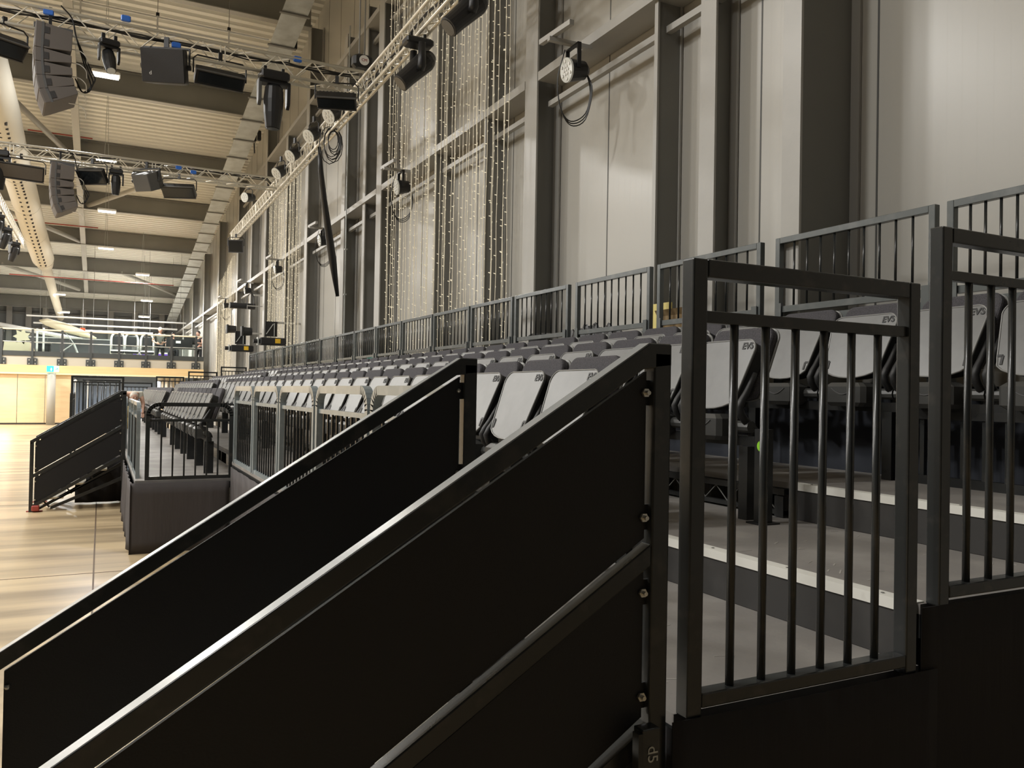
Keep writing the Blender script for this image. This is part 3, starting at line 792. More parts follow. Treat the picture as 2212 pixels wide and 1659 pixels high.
# --- on the long truss
spot_head('black beam spotlight on the long truss, the one cut by the top edge', atx(1012, -48, 3.47), 0, .90)
spot_head('black beam spotlight on the long truss, the one fully in view', atx(903, 86, 3.47), 0, .90)
px = [(722, 222), (678, 268), (637, 313), (607, 352)]
for i, (x, y) in enumerate(px):
    par('small black lamp in the row on the long truss, %s below the corner floodlight' % ORD[i], atx(x, y, 3.40)+Vector((0, 0, .05)), -1.15, .6, 1.1, grp='lamps along the long truss')
par('lamp standing on top of the far part of the long truss', atx(537, 428, 3.45)+Vector((0, 0, .25)), -1.0, .2, 1.1)
led_panel('square black floodlight hanging from the far tip of the long truss', atx(510, 512, 3.45), -.4, .2, .42, .36)
MBx = MB()
# --- left edge truss fixtures
for i, (x, y) in enumerate(((6, 492), (17, 510), (41, 538))):
    moving_head('dark moving head light under the short truss at the left edge, %s from the top' % ORD[i], Vector((-2.5, (25.0, 27.0, 29.6)[i], ZT-.10)), .8, .4, .8, LENSD, grp='left edge moving heads')

def speaker_box(label, loc, rz, tilt, w_=.52, h=.42, logo=True, m=SPKD):
    t = thing('yoke_speaker', label, 'speaker', loc, rz)
    MB().box(-w_/2-.02, w_/2+.02, -.02, .02, -.04, -.02).box(-w_/2-.03, -w_/2-.015, -.025, .025, -.30, -.02).box(w_/2+.015, w_/2+.03, -.025, .025, -.30, -.02).obj('yoke', FIX, t)
    MB().box(-.03, .03, -.02, .02, -.03, .12).obj('clamp', FIX, t)
    R = Matrix.Translation((0, 0, -.28)) @ Matrix.Rotation(tilt, 4, 'X')
    P = [(-w_/2, -.16), (w_/2, -.16), (w_/2, .02), (w_/2-.10, .20), (-w_/2+.10, .20), (-w_/2, .02)]
    MB().prism([(x, y, -h/2) for x, y in P], (0, 0, h)).xf(R).obj('cabinet', FIX if m is SPKD else m, t, bevel=.015)
    MB().box(-w_/2+.01, w_/2-.01, -.168, -.16, -h/2+.01, h/2-.01).xf(R).obj('grille', SPKD, t)
    for s_ in (-1, 1): MB().tube([(s_*(w_/2), 0, -.28), (s_*(w_/2+.045), 0, -.28)], .035, 12).obj('pivot_knob', FIX, t)
    if logo:
        M = R @ Matrix.Translation((-w_/2+.12, -.1695, -h/2+.12)) @ Matrix.Rotation(PI/2, 4, 'X')
        text_mesh('badge', 'd', .07, WHT, t, M, .001)
    return t
speaker_box('square black speaker with a small white badge, hung from the nearer cross truss', aty(360, 100, YT1), -.35, .28, .56, .44)
speaker_box('rounded grey brown speaker seen from the side, under the farther cross truss', aty(317, 362, YT2), 2.5, -.5, .56, .36, False, FIXG)
def line_array(label, loc, rz, s=1.0):
    t = thing('line_array', label, 'speaker', loc, rz)
    MB().box(-.02*s, .46*s, -.03*s, .03*s, .02*s, .09*s).obj('fly_bar', FIXG, t)
    MB().box(.16*s, .20*s, -.02, .02, .09*s, .34*s).obj('hoist_hook', FIX, t)
    z = 0; x = 0; a = 0
    angs = [0.03, -.04, -.10, -.22, -.40]; hs = [.36, .19, .19, .19, .20]
    P = Vector((0, 0, 0))
    for i in range(5):
        a = angs[i]; R = Matrix.Translation(P*s) @ Matrix.Rotation(a, 4, 'Y')
        h = hs[i]; d = .44
        # trapezoid side profile: front (left) tall, rear lower
        P8 = [(0, 0, 0), (.085, 0, .0), (d, 0, -.045), (d, 0, -h+.045), (.085, 0, -h+.006), (0, 0, -h+.006)]
        cab = MB().prism([(p[0]*s, -.33*s, p[2]*s) for p in P8], (0, .66*s, 0)).xf(R).obj('cabinet', SPK, t, bevel=.006)
        g = MB().box(-.006*s, 0, -.31*s, .31*s, (-h+.02)*s, -.015*s).xf(R).obj('grille', SPK, cab)
        n = 2 if i == 0 else 1
        for k in range(n):
            zc = -h*(.5 if n == 1 else (.27, .75)[k])
            MB().box(.10*s, .165*s, -.336*s, -.329*s, (zc-.05)*s, (zc+.04)*s).xf(R).obj('side_handle', SPKD, cab)
        MB().box(.07*s, .10*s, -.338*s, -.33*s, -h*s, 0).xf(R).obj('rigging_plate', FIXG, cab)
        P = P + Vector((math.sin(a)*-h, 0, -h*math.cos(a)))*1.0
    c = MB()
    for i in range(5):
        zz = (-.25-.19*i)*s
        c.tube(sm([(.44*s-.03*i*s*.2, -.2*s, zz), (.54*s, -.22*s, zz-.01), (.62*s, -.2*s, zz-.07*s), (.64*s, -.1*s, zz-.14*s)]), .006, 5)
    c.obj('link_cables', WHT, t)
    k = MB()
    for i in range(3): k.tube(sm([(.30*s, -.1, .36*s), (.44*s, -.12, .2*s), (.50*s, -.1, -.05*s), (.62*s+.03*i, -.1, -.45*s), (.70*s+.02*i, -.08, -.7*s+.05*i), (.60*s, -.06, -.78*s), (.5*s, -.05, -.6*s)]), .009, 5)
    k.obj('feed_cables', FIX, t)
    return t
line_array('curved brown line array speaker stack hanging from the nearer cross truss', aty(76, 62, YT1), .10, .92)
line_array('curved brown line array speaker stack hanging from the farther cross truss', aty(110, 356, YT2), .10, .92)

# hoists and cables
t = thing('chain_hoist', 'black chain hoist with a round white CM badge on the truss corner', 'hoist', atx(783, 135, 3.45))
MB().rbox(-.16, .16, -.09, .09, -.10, .10, .04).obj('motor_body', FIX, t)
MB().tube([(.0, -.09, 0), (.0, -.10, 0)], .075, 18).obj('badge_disc', WHT, t)
text_mesh('badge_lettering', 'CM', .06, RED, t, Matrix.Translation((0, -.102, 0)) @ Matrix.Rotation(PI/2, 4, 'X'), .001)
ch = MB()
for dx in (-.05, .03): ch.tube([(dx, 0, .1), (dx, 0, 3.5)], .012, 5)
ch.obj('chain', STEELD, t)
for i, (x, y, lab) in enumerate(((624, 95, 'right of the cable tray above the nearer cross truss'), (549, 295, 'small one above the farther cross truss'))):
    q = atx(x, y, 3.95)
    t = thing('chain_hoist', 'black double hook chain hoist, %s' % lab, 'hoist', q)
    MB().rbox(-.07, .07, -.05, .05, -.14, .14, .02).obj('motor_body', FIX, t)
    MB().rbox(.09, .2, -.05, .05, -.1, .2, .02).obj('second_hook_block', FIX, t)
    MB().tube([(0, 0, .14), (0, 0, 1.0)], .008, 5).obj('chain', STEELD, t)
    MB().tube([(0.0, 0, -.14), (.02, 0, -.5)], .02, 6).obj('sling', FIX, t)
# black cable bundle on the truss and the long hanging snake
t = thing('hanging_cable_loom', 'thick black cable loom drooping from the long truss down to the rear railing', 'cable', atx(700, 320, 3.55))
L = [atx(x, y, X) - t.location for (x, y, X) in ((690, 318, 3.55), (693, 370, 3.6), (700, 430, 3.75), (708, 490, 3.9), (718, 560, 4.05), (729, 640, 4.2))]
MB().tube(L, [.03, .05, .055, .07, .08, .035], 10).obj('loom', FIX, t, smooth=True)
cl = MB()
for k in range(9):
    c0 = atx(716, 292, 3.5)-t.location; r = .11+.014*k
    cl.tube([c0+Vector((.02*(k%4)+r*.8*math.cos(a*PI/6), .03*k-.12, r*1.5*math.sin(a*PI/6)-.12-.012*(k%3))) for a in range(0, 13)], .008, 5)
cl.obj('coiled_cables', FIX, t)
def truss_cables(label, p0, p1, n, m=FIX):
    p0 = Vector(p0); p1 = Vector(p1); c = MB()
    for k in range(n):
        pts = []; s = 14
        for i in range(s+1):
            pts.append(p0.lerp(p1, i/s)+Vector((random.uniform(-.03, .03), random.uniform(-.04, .04), random.uniform(-.03, .05))))
        c.tube(pts, .010, 5)
    tag(c.obj('cable_run', m), label, 'cable')
truss_cables('black cables lying along the nearer cross truss', (-3.5, 12.12, ZT+.22), (3.3, 12.12, ZT+.2), 4)
truss_cables('black cables lying along the farther cross truss', (-3.5, 18.9, ZT+.22), (3.3, 18.9, ZT+.2), 3)
truss_cables('cables threaded inside the near part of the long truss', (3.52, 6.0, ZT+.12), (3.52, 13.0, ZT+.12), 3)
for i, (x, y, Yc) in enumerate(((105, 26, YT1), (272, 40, YT1), (381, 98, YT1), (643, 128, YT1), (386, 362, YT2), (418, 372, YT2))):
    p = aty(x, y, Yc)
    tag(MB().rbox(p.x-.06, p.x+.06, p.y-.02, p.y+.03, p.z-.04, p.z+.04, .01).obj('cable_connector', BLUE), 'small blue connector on a cross truss, %s from the left' % ORD[i], 'connector', 'blue connectors on the trusses')

# wall bracket lamps
def wall_lamp(label, x, y, s=1.0, X=4.12):
    p = atx(x, y, X)
    t = thing('wall_spotlight', label, 'stage light', p, -1.6, 'wall spotlights')
    R = Matrix.Rotation(.15, 4, 'X')
    MB().tube([(0, .16*s, 0), (0, .12*s, 0), (0, -.06*s, 0)], [.05*s, .09*s, .115*s], 18).xf(R).obj('can', FIX, t)
    MB().tube([(0, -.06*s, 0), (0, -.08*s, 0)], .118*s, 20).xf(R).obj('lens', LENS, t)
    l = MB()
    for i in range(13):
        a = 2*PI*i/(6 if i < 7 else 6)+(0 if i < 6 else .5); rr = .04*s if i < 6 else .085*s
        if i == 12: rr = 0
        l.tube([(rr*math.cos(a), -.08*s, rr*math.sin(a)), (rr*math.cos(a), -.088*s, rr*math.sin(a))], .016*s, 7)
    l.xf(R).obj('lens_cells', WHT, t)
    MB().box(.11*s, .125*s, -.02, .02, -.01, .24).box(-.125*s, -.11*s, -.02, .02, -.01, .24).box(-.125*s, .125*s, -.02, .02, .225, .24).obj('yoke', FIX, t)
    MB().bar((0, -.28, .26), (0, .20, .26), .05, .04).obj('bracket_arm', STEEL, t)
    MB().bar((-.22, -.25, .31), (.32, -.20, .31), .05, .05).obj('upper_arm', STEEL, t)
    c = MB()
    for k in range(3): c.tube(sm([(.02, .14, .0), (.05+.02*k, .17, -.2), (.03, .13, -.42-.03*k), (-.03, .0, -.50-.02*k), (-.06, -.10, -.38), (-.06, -.14, -.1), (-.03, -.08, .2)]), .006, 5)
    c.obj('looped_cable', FIX, t)
    return t
wall_lamp('large round wall spotlight with looped cable, right of the broad pale column', 1238, 152)
wall_lamp('wall spotlight beside the left edge of the fairy light curtain', 866, 404)
wall_lamp('wall spotlight partly covered by the hanging cable loom', 697, 520)
wall_lamp('wall spotlight in front of the second fairy light curtain', 599, 582, .95)
wall_lamp('wall spotlight above the long black tube lamp', 533, 628, .95)
wall_lamp('wall spotlight at the top of the far fairy light strip', 487, 660, .95)

# fairy light curtains
def curtain(label, X, y0, y1, z0, z1f, n, sp, group=None):
    w1 = MB(); bl = MB()
    for i in range(n):
        y = y0+(y1-y0)*(i+random.uniform(-.3, .3))/n
        z1 = z1f if not callable(z1f) else z1f(y)
        zb = z0+random.choice((0, 0, .15, .4))
        xx = X+random.uniform(-.03, .03)
        pts = [(xx+random.uniform(-.006, .006), y+random.uniform(-.012, .012), zb+(z1-zb)*k/10) for k in range(11)]
        w1.tube(pts, .0042, 4, False)
        z = zb+random.uniform(0, sp)
        while z < z1:
            s_ = random.choice((-1, 1)); k = (z-zb)/(z1-zb)*10; k0 = min(9, int(k)); f = k-k0
            px_ = pts[k0][0]*(1-f)+pts[k0+1][0]*f; py_ = pts[k0][1]*(1-f)+pts[k0+1][1]*f
            bl.tube([(px_, py_, z), (px_-.012, py_+s_*.035, z+.012)], .005, 4)
            z += sp*random.uniform(.7, 1.3)
    t = thing('fairy_light_curtain', label, 'string lights', (0, 0, 0), group=group)
    a = w1.obj('string_wires', WIRE, t); b = bl.obj('string_bulbs', BULB, t)
    a['kind'] = 'stuff'; b['kind'] = 'stuff'
curtain('broad curtain of warm fairy light strings in the bay left of the pale column', 4.24, 8.55, 13.3, 2.2, 8.4, 46, .17, 'fairy light curtains')
curtain('second fairy light curtain, dense strings beside the hanging cable', 4.24, 19.95, 24.3, 2.1, lambda y: 7.6-(y-20)*.15, 44, .20, 'fairy light curtains')
curtain('far narrow fairy light strip near the balcony', 4.24, 31.2, 35.8, 1.9, lambda y: 6.6-(y-31)*.15, 40, .26, 'fairy light curtains')

# projectors and small lamps in front of the far wall columns
def projector(label, x, y, X, s=1.0):
    p = atx(x, y, X)
    t = thing('projector', label, 'projector', p, 0, 'wall projectors')
    MB().rbox(-.30*s, .38*s, -.2*s, .2*s, -.10*s, .10*s, .02).obj('body', FIX, t)
    MB().tube([(-.30*s, 0, 0), (-.46*s, 0, 0)], .06*s, 12).obj('lens_barrel', FIX, t)
    MB().box(-.36*s, -.33*s, -.1*s, .1*s, -.11*s, .11*s).obj('lens_plate', GALV, t)
    MB().box(.08*s, .22*s, -.206*s, -.2*s, -.05*s, .07*s).obj('warning_sticker', YEL, t)
    f = MB().box(-.16*s, .16*s, -.02, .02, .14*s, .17*s).box(-.16*s, -.14*s, -.02, .02, .14*s, .55*s).box(.14*s, .16*s, -.02, .02, .14*s, .55*s).box(-.16*s, .16*s, .0, .02, .16*s, .55*s)
    f.obj('bracket_frame', FIX, t); MB().bar((.1, .03, .5), (.76, .03, .5), .05, .05).obj('wall_arm', STEEL, t)
    MB().bar((-.13*s, -.03, .2*s), (.05*s, -.03, .48*s), .02, .02).bar((.08*s, -.03, .15*s), (.08*s, -.03, .5*s), .025, .02).obj('bracket_strut', GALV, t)
projector('nearer black projector with yellow sticker just above the rear railing', 585, 738, 3.9, .95)
projector('farther black projector with yellow sticker, lower and to the left', 519, 753, 3.9, 1.0)
p = atx(526, 661, 4.0)
t = thing('tube_lamp', 'long black cylindrical lamp pointing left on the far columns', 'stage light', p)
MB().tube([(-.4, 0, 0), (.35, 0, 0)], .095, 14).obj('barrel', FIX, t); MB().tube([(-.42, 0, 0), (-.4, 0, 0)], .10, 14).obj('front_ring', FIXG, t); MB().bar((.3, -.1, .36), (.66, -.1, .36), .05, .05).obj('wall_arm', STEEL, t)
MB().tube([(.1, -.1, 0), (.1, -.1, .3), (.2, -.1, .42), (.3, -.1, .3), (.3, -.1, 0)], .015, 6).obj('yoke', FIX, t)
for i, (x, y) in enumerate(((500, 711), (533, 716))):
    p = atx(x, y, 4.0)
    t = thing('barn_door_lamp', 'small black barn door lamp, %s of the pair above the far projector' % ('left' if i == 0 else 'right'), 'stage light', p, group='barn door lamps')
    MB().tube([(-.12, 0, 0), (.15, 0, 0)], [.14, .12], 12).obj('can', FIX, t)
    MB().box(-.17, -.12, -.16, .16, -.15, .15).obj('barn_doors', FIX, t)
    MB().tube([(.0, 0, .14), (.0, 0, .8)], .012, 5).obj('drop_rod', STEELD, t); MB().bar((0, 0, .8), (.66, 0, .8), .03, .03).obj('wall_arm', STEEL, t)

# ================================================================== CEILING THINGS
def pendant(label, X, Y, z, power=150):
    t = thing('high_bay_lamp', label, 'lamp', (X, Y, z), group='high bay lamps')
    MB().rbox(-.30, .30, -.16, .16, .0, .08, .02).obj('housing', WHT, t)
    MB().box(-.27, .27, -.14, .14, -.02, .0).obj('diffuser', LAMPE, t)
    for dx in (-.05, .05): MB().tube([(dx, 0, .09), (dx*.2, 0, zbeam(Y)+.715-z)], .006, 4).obj('suspension_wire', GALV, t)
    l = area('bay_or_fill_light', (X, Y, z-.03), .52, .26, power, (1, .985, .95))
pl = ['beside the moving wash light, brightest', 'seen through the farther cross truss', 'hanging below the third roof beam', 'below the fourth roof beam', 'right one above the balcony front', 'right one over the balcony', 'farthest right over the balcony', 'left one beside the duct end', 'farthest left under the duct tip']
for i, (x, y, Y) in enumerate(((229, 163, 21.3), (230, 345, 26.8), (231, 457, 32.0), (229, 537, 37.1), (308, 594, 41.3), (317, 650, 47.0), (311, 685, 51.8), (128, 636, 47.0), (138, 675, 51.8))):
    p = aty(x, y, Y); pendant('white high bay lamp %s' % pl[i], p.x, p.y, p.z, 230 if i < 4 else 420)

# fabric air duct
t = thing('fabric_air_duct', 'long pale fabric air duct with rows of dark nozzle holes, tapering to the far end', 'duct', (-2.3, 30, 8))
def dp(x, y, Y): return aty(x, y, Y)
pts = [Vector((-2.55, 12.0, zbeam(12)-1.25)), aty(2, 240, 23.5), aty(24, 330, 27.0), aty(46, 400, 30.2), aty(70, 487, 35.0), aty(92, 556, 39.5), aty(98, 572, 40.8)]
pts2 = [aty(99, 574, 41.0), aty(115, 632, 47.5), aty(131, 686, 54.0)]
MB().tube([p-t.location for p in pts], [.42]*6+[.30], 20).obj('wide_sleeve', FABW, t, smooth=True)
MB().tube([p-t.location for p in pts2], [.21, .2, .19], 16).obj('narrow_sleeve', FABW, t, smooth=True)
hb = MB()
for k in range(40):
    f = k/39*3.999; i = int(f); q = pts[i+2-0] if False else pts[1+int(f)].lerp(pts[2+int(f)], f-int(f))-t.location
    for s_ in (-1, 1): hb.tube([q+Vector((.05+s_*.09, -.32, -.30)), q+Vector((.05+s_*.09, -.30, -.42+.0))], .035, 6)
hb.obj('nozzle_holes', HOLE, t)
bd = MB()
for f in (.6, 1.5, 2.4, 3.2, 4.1):
    i = int(f); q = pts[1+i].lerp(pts[min(2+i, 6)], f-i)-t.location
    d = (pts[min(2+i, 6)]-pts[1+i]).normalized(); bd.tube([q, q+d*.02], .426, 20)
bd.obj('seam_bands', mat('duct_seam', (.5, .47, .4), .8), t)

# cable tray under the roof
t = thing('cable_tray', 'long grey cable tray with cross joints running under the roof beside the columns', 'tray', (3.45, 14, 0))
def ztr(Y): return 9.93-.1033*Y+H
XTa = lambda Y: 3.16+.0085*Y
tb = MB().add([v for Y in (10, 56) for v in ((XTa(Y)-.02-3.45, Y-14, ztr(Y)), (XTa(Y)+.52-3.45, Y-14, ztr(Y)), (XTa(Y)+.52-3.45, Y-14, ztr(Y)+.03), (XTa(Y)-.02-3.45, Y-14, ztr(Y)+.03))],
              [(0, 1, 2, 3), (7, 6, 5, 4), (0, 4, 5, 1), (1, 5, 6, 2), (2, 6, 7, 3), (3, 7, 4, 0)])
tb.obj('tray_sheet', GALV, t)
Y = 10.5
while Y < 56:
    MB().box(XTa(Y)-.07-3.45, XTa(Y)+.57-3.45, Y-14-.04, Y-14+.04, ztr(Y)-.03, ztr(Y)-.002).obj('cross_joint', STEELD, t); Y += 1.45
# struts, braces and pipes under the roof
for i in range(2, 9):
    y0, y1 = COLY[i], COLY[i+1]
    s_ = tag(MB().prism([(-.95, y0, zbeam(y0)+.02), (-.75, y0, zbeam(y0)+.02), (-.75, y1, zbeam(y1)+.02), (-.95, y1, zbeam(y1)+.02)], (0, 0, .2)).obj('roof_strut', STEEL), 'pale strut joining two roof beams lengthwise, %s from the camera' % ORD[i-2], 'strut', 'roof struts')
def brace(label, a, b, r=.09): tag(MB().tube([a, b], r, 10).obj('roof_brace', STEEL, smooth=True), label, 'brace', 'diagonal roof braces')
brace('diagonal round brace under the roof right of the strut, between second and third lamps', (-.6, 36.2, zbeam(36.2)+.15), (2.6, 30.9, zbeam(30.9)+.15))
brace('diagonal round brace crossing behind the air duct near the farther truss', (-2.9, 25.3, zbeam(25.3)+.1), (-1.1, 30.7, zbeam(30.7)+.15))
brace('long diagonal brace left of the duct above the balcony', (-4.4, 36.5, zbeam(36.5)+.1), (-1.0, 41.5, zbeam(41.5)+.1))
brace('far diagonal brace over the balcony, right of the strut', (.8, 47.0, zbeam(47)+.1), (4.0, 52.0, zbeam(52)+.1))
brace('far diagonal brace over the balcony, left side', (-4.5, 47.0, zbeam(47)+.1), (-1.2, 52.0, zbeam(52)+.1))
for i, (a, b) in enumerate((((60, 280), (200, 293)), ((20, 474), (212, 492)), ((20, 592), (375, 621)))):
    Y = (29.5, 35.6, 41.2)[i]; p, q = aty(*a, Y), aty(*b, Y)
    q.z = p.z
    tag(MB().tube([p, q], .022, 8).obj('sprinkler_pipe', RED, smooth=True), 'thin red pipe under the roof sheet, %s from the camera' % ORD[i], 'pipe', 'red roof pipes')
# slim hanging bars over the nearer cross truss (roof ladder tray with rungs)
t = thing('roof_walk_tray', 'wire tray hanging on black capped posts above the nearer cross truss', 'tray', (0, 17.6, 9.05))
for dz in (0, -.19): MB().tube([(-5, 0, dz), (3.0, 0, dz)], .018, 6).obj('rail', WHT, t)
MB().box(-5, 3.0, -.35, -.05, -.52, -.50).obj('tray_sheet', WHT, t)
for x in (-3.2, -1.85, -.5, .85, 2.2):
    MB().bar((x, 0, -.5), (x, 0, .04), .05, .03).obj('post', WHT, t); MB().box(x-.03, x+.03, -.03, .03, .02, .08).obj('post_cap', FIX, t)
    MB().tube([(x, 0, .06), (x, 0, 1.2)], .006, 4).obj('wire', STEELD, t)

# ================================================================== FAR END: BALCONY AND WALL UNDER IT
YM = 41.0
def zM(y, x=200): return aty(x, y, YM).z
zfl = zM(777-.0, 220); zb1 = zM(793, 220)
# levels measured mid picture: rail, floor band, cream band, wood fascia
z_hand, z_band_t, z_band_b, z_cream_b, z_wood_b = zM(717), zM(763), zM(773), zM(792), zM(808)
XL = -24
sb = MB().box(XL, XF-.02, YM, YM+12, z_band_b-.45, z_band_b-.20)
struct('trim_3', sb, CREAM)                                          # balcony floor slab
struct('trim_4', MB().box(XL, XF-.02, YM-.06, YM, z_band_b, z_band_t), DARKB)
struct('trim_5', MB().box(XL, XF-.02, YM-.02, YM, z_cream_b, z_band_b), CREAM)
struct('trim_6', MB().box(XL, XF-.02, YM-.16, YM-.0, z_wood_b, z_cream_b), WOODP)
struct('trim_7', MB().box(XL, XF-.02, YM-.18, YM-.0, z_wood_b-.07, z_wood_b), mat('pale_wood_edge', (.9, .76, .5), .5))
XO0 = aty(157, 850, YM-.1).x
wd = MB()
pw = [XL, -12, -9.6, -7.2, -4.87, aty(37, 860, YM).x, aty(97, 860, YM).x, XO0]
for a, b in zip(pw[:-1], pw[1:]): wd.box(a+.01, b-.01, YM-.05, YM, 0, z_wood_b-.07)
struct('wall_back', wd, WOOD)
struct('wall_recess', MB().box(XO0, XF, YM+5, YM+5.1, 0, z_cream_b), BLUEW)
struct('wall_recess_side', MB().box(XO0-.1, XO0, YM, YM+5, 0, z_cream_b), BLUEW)
struct('baseboard_back', MB().box(XL, XO0, YM-.07, YM-.05, 0, .07), HOLE)
q = aty(110, 860, YM-.6)
tag(MB().tube([(q.x, q.y, 0), (q.x, q.y, z_wood_b)], .17, 20).obj('round_pillar', mat('pillar_grey', (.42, .40, .35), .6), smooth=True), 'round grey pillar in front of the wood wall', 'pillar')
p = aty(114, 797, YM-.8)
t = thing('exit_sign', 'lit green and white exit sign hanging in front of the wood fascia', 'sign', p)
MB().box(-.23, .04, -.02, .02, -.13, .13).obj('green_half', EXIT, t); MB().box(.04, .23, -.02, .02, -.13, .13).obj('white_half', EXITW, t)
MB().box(-.07, -.04, -.025, -.02, -.09, .05).box(-.09, -.02, -.025, -.02, -.03, .0).obj('running_figure', EXITW, t)
MB().bar((.08, -.024, 0), (.2, -.024, 0), .01, .03).bar((.15, -.024, .05), (.2, -.024, 0), .01, .03).obj('arrow', EXIT, t)
# warm downlights on the wood wall
for X in (-7.5, -5.9, -3.6):
    a = area('wall_washer_light', (X, YM-.75, z_wood_b-.1), .25, .25, 30, (1, .84, .6), (math.radians(-22), 0, 0))
# things beneath the balcony
t = thing('rolled_curtain_rack', 'row of beige rolled cloths behind the far guards', 'curtain', (aty(372, 840, YM+3).x, YM+3, 0))
for i in range(5): MB().tube([(-.5+.25*i, 0, 0), (-.5+.25*i, 0, 2.35)], .1, 8).obj('roll', mat('beige_cloth', (.62, .5, .34), .8), t)
tag(MB().box(-.1, .1, 0, .05, 0, 2.3).xf(Matrix.Translation((aty(342, 840, YM+2).x, YM+2, 0))).obj('white_door_post', WHT), 'white post beside the rolled cloths under the balcony', 'post')
for i, x in enumerate((163, 190)):
    p = aty(x, 823, 34)
    t = thing('round_headed_post', 'white ball topped stand seen through the tall dark guards, %s' % ('left' if i == 0 else 'right'), 'post', p, group='ball topped stands')
    MB().sphere((0, 0, 0), .06, 10).obj('ball', WHT, t); MB().tube([(0, 0, -.05), (0, 0, -p.z)], .016, 8).obj('pole', WHT, t)
area('recess_light', (1.5, YM+2.2, z_wood_b-.25), 2, 1, 200, (.8, .88, 1))

# balcony balustrade
t = thing('balcony_balustrade', 'glass balcony balustrade with dark posts and pale handrail', 'railing', (0, YM-.05, z_band_b))
zt_ = z_hand-z_band_b
MB().tube([(XL, 0, zt_), (4.2, 0, zt_-.02)], .035, 8).obj('handrail', mat('pale_rail', (.75, .66, .5), .4), t)
MB().tube([(XL, 0, zt_*.52), (4.2, 0, zt_*.52)], .022, 8).obj('middle_rail', GALV, t)
for i, x in enumerate((-62, 2, 70, 134, 196, 257, 315, 370, 423)):
    X = aty(x, 770, YM).x
    po = MB().box(X-.045, X+.045, -.07, .0, -.45, zt_).obj('post', DARKB, t)
    pp = MB().box(X-.19, X-.04, -.03, .02, -.42, -.10).box(X+.04, X+.19, -.03, .02, -.42, -.10).obj('fixing_plate', DARKB, po)
    bb = MB()
    for dx in (-.1, .1):
        for dz in (-.34, -.18): bb.tube([(X+dx*1.15, -.03, dz), (X+dx*1.15, -.05, dz)], .03, 6)
    bb.obj('bolt', BOLT, po)
xs = [aty(x, 770, YM).x for x in (-62, 2, 70, 134, 196, 257, 315, 370, 423)]
for a, b in zip(xs[:-1], xs[1:]): MB().box(a+.1, b-.1, -.008, .008, .12, zt_*.95).obj('glass_pane', GLASS, t)
# suspended white bars over the balcony
for i, (a, b, Y) in enumerate((((57, 681), (402, 700), 43.5), ((72, 697), (383, 713), 45.5), ((165, 713), (330, 722), 47.5))):
    p, q = aty(*a, Y), aty(*b, Y); q.z = p.z
    t = thing('suspended_bar', 'long white suspended bar over the balcony, %s from the top' % ORD[i], 'bar', p, group='suspended white bars')
    MB().tube([(0, 0, 0), q-p], .04, 8).obj('bar', WHT, t, smooth=True)
    for f in (.08, .4, .75, .96): MB().tube([(q-p)*f, (q-p)*f+Vector((0, 0, zbeam(Y)+.7-p.z))], .006, 4).obj('drop_wire', STEELD, t)
# far end wall structure: columns, rails, brace
for i, x in enumerate((20, 62, 98, 180, 240, 292, 350, 392)):
    p = aty(x, 680, YEND-.4)
    t = thing('end_wall_column', 'grey column on the far end wall, %s from the left' % ORD[i], 'column', (p.x, YEND-.15, 0), group='far end wall columns')
    MB().box(-.16, .16, -.25, -.23, 0, 7.2).obj('flange', STEEL, t); MB().box(-.01, .01, -.23, 0.13, 0, 7.2).obj('web', STEELD, t)
for i, z in enumerate((4.4, 5.3, 6.2)):
    tag(MB().box(-20, 4.3, YEND-.2, YEND-.02, z, z+.12).obj('end_wall_rail', STEELD), 'horizontal rail on the far end wall, %s from below' % ORD[i], 'rail', 'far end wall rails')
brace('diagonal brace on the far end wall behind the standing man', (1.0, YEND-.7, 3.2), (4.1, YEND-.7, 5.9), .12)
brace('diagonal brace falling to the right at the left of the balcony', (-7.5, 50, 5.3), (-1.0, 52, 4.3), .12)
# rolled items on the balcony
zF = z_band_b-.19
def bl(x, y, Y): return aty(x, y, Y)
p = aty(40, 760, 43)
t = thing('wooden_star_prop', 'pale wooden cut-out prop with a star shaped head on the balcony', 'prop', (p.x, 43, zF))
st = []
for i in range(14):
    a = 2*PI*i/14+.22; r = .36 if i % 2 == 0 else .22; st.append((r*math.sin(a)+.12, 0, 1.12+r*math.cos(a)))
MB().prism(st, (0, .06, 0)).obj('star_head', mat('pale_ply', (.66, .60, .42), .7), t)
MB().prism([(-.62, 0, 0), (.8, 0, 0), (.52, 0, .82), (.2, 0, .95), (.0, 0, .9), (-.56, 0, .88), (-.6, 0, .5)], (0, .08, 0)).obj('body_board', MATS['pale_ply'], t)
p = aty(147, 714, 44)
t = thing('stored_canoe', 'long pale boat-like roll lying slanted on a metal frame on the balcony', 'boat', (p.x, 44, p.z))
MB().tube([(-1.2, 0, .42), (-.9, 0, .36), (-.2, 0, .15), (.6, 0, -.1), (1.2, 0, -.32)], [.03, .17, .22, .16, .04], 12).obj('hull', mat('cream_canvas', (.70, .64, .46), .7), t, smooth=True)
MB().tube([(-.1, 0, -.1), (.25, 0, -.6), (-.6, 0, -1.3)], .03, 6).tube([(.25, 0, -.6), (.6, 0, -1.53)], .05, 6).obj('support_legs', GALV, t)
p = aty(178, 720, 44.3); tag(MB().rbox(p.x-.12, p.x+.12, 44.1, 44.4, p.z-.15, p.z+.25, .03).obj('orange_tool_bag', ORANGE), 'small orange bag lying at the end of the pale boat', 'bag')
p = aty(93, 765, 43)
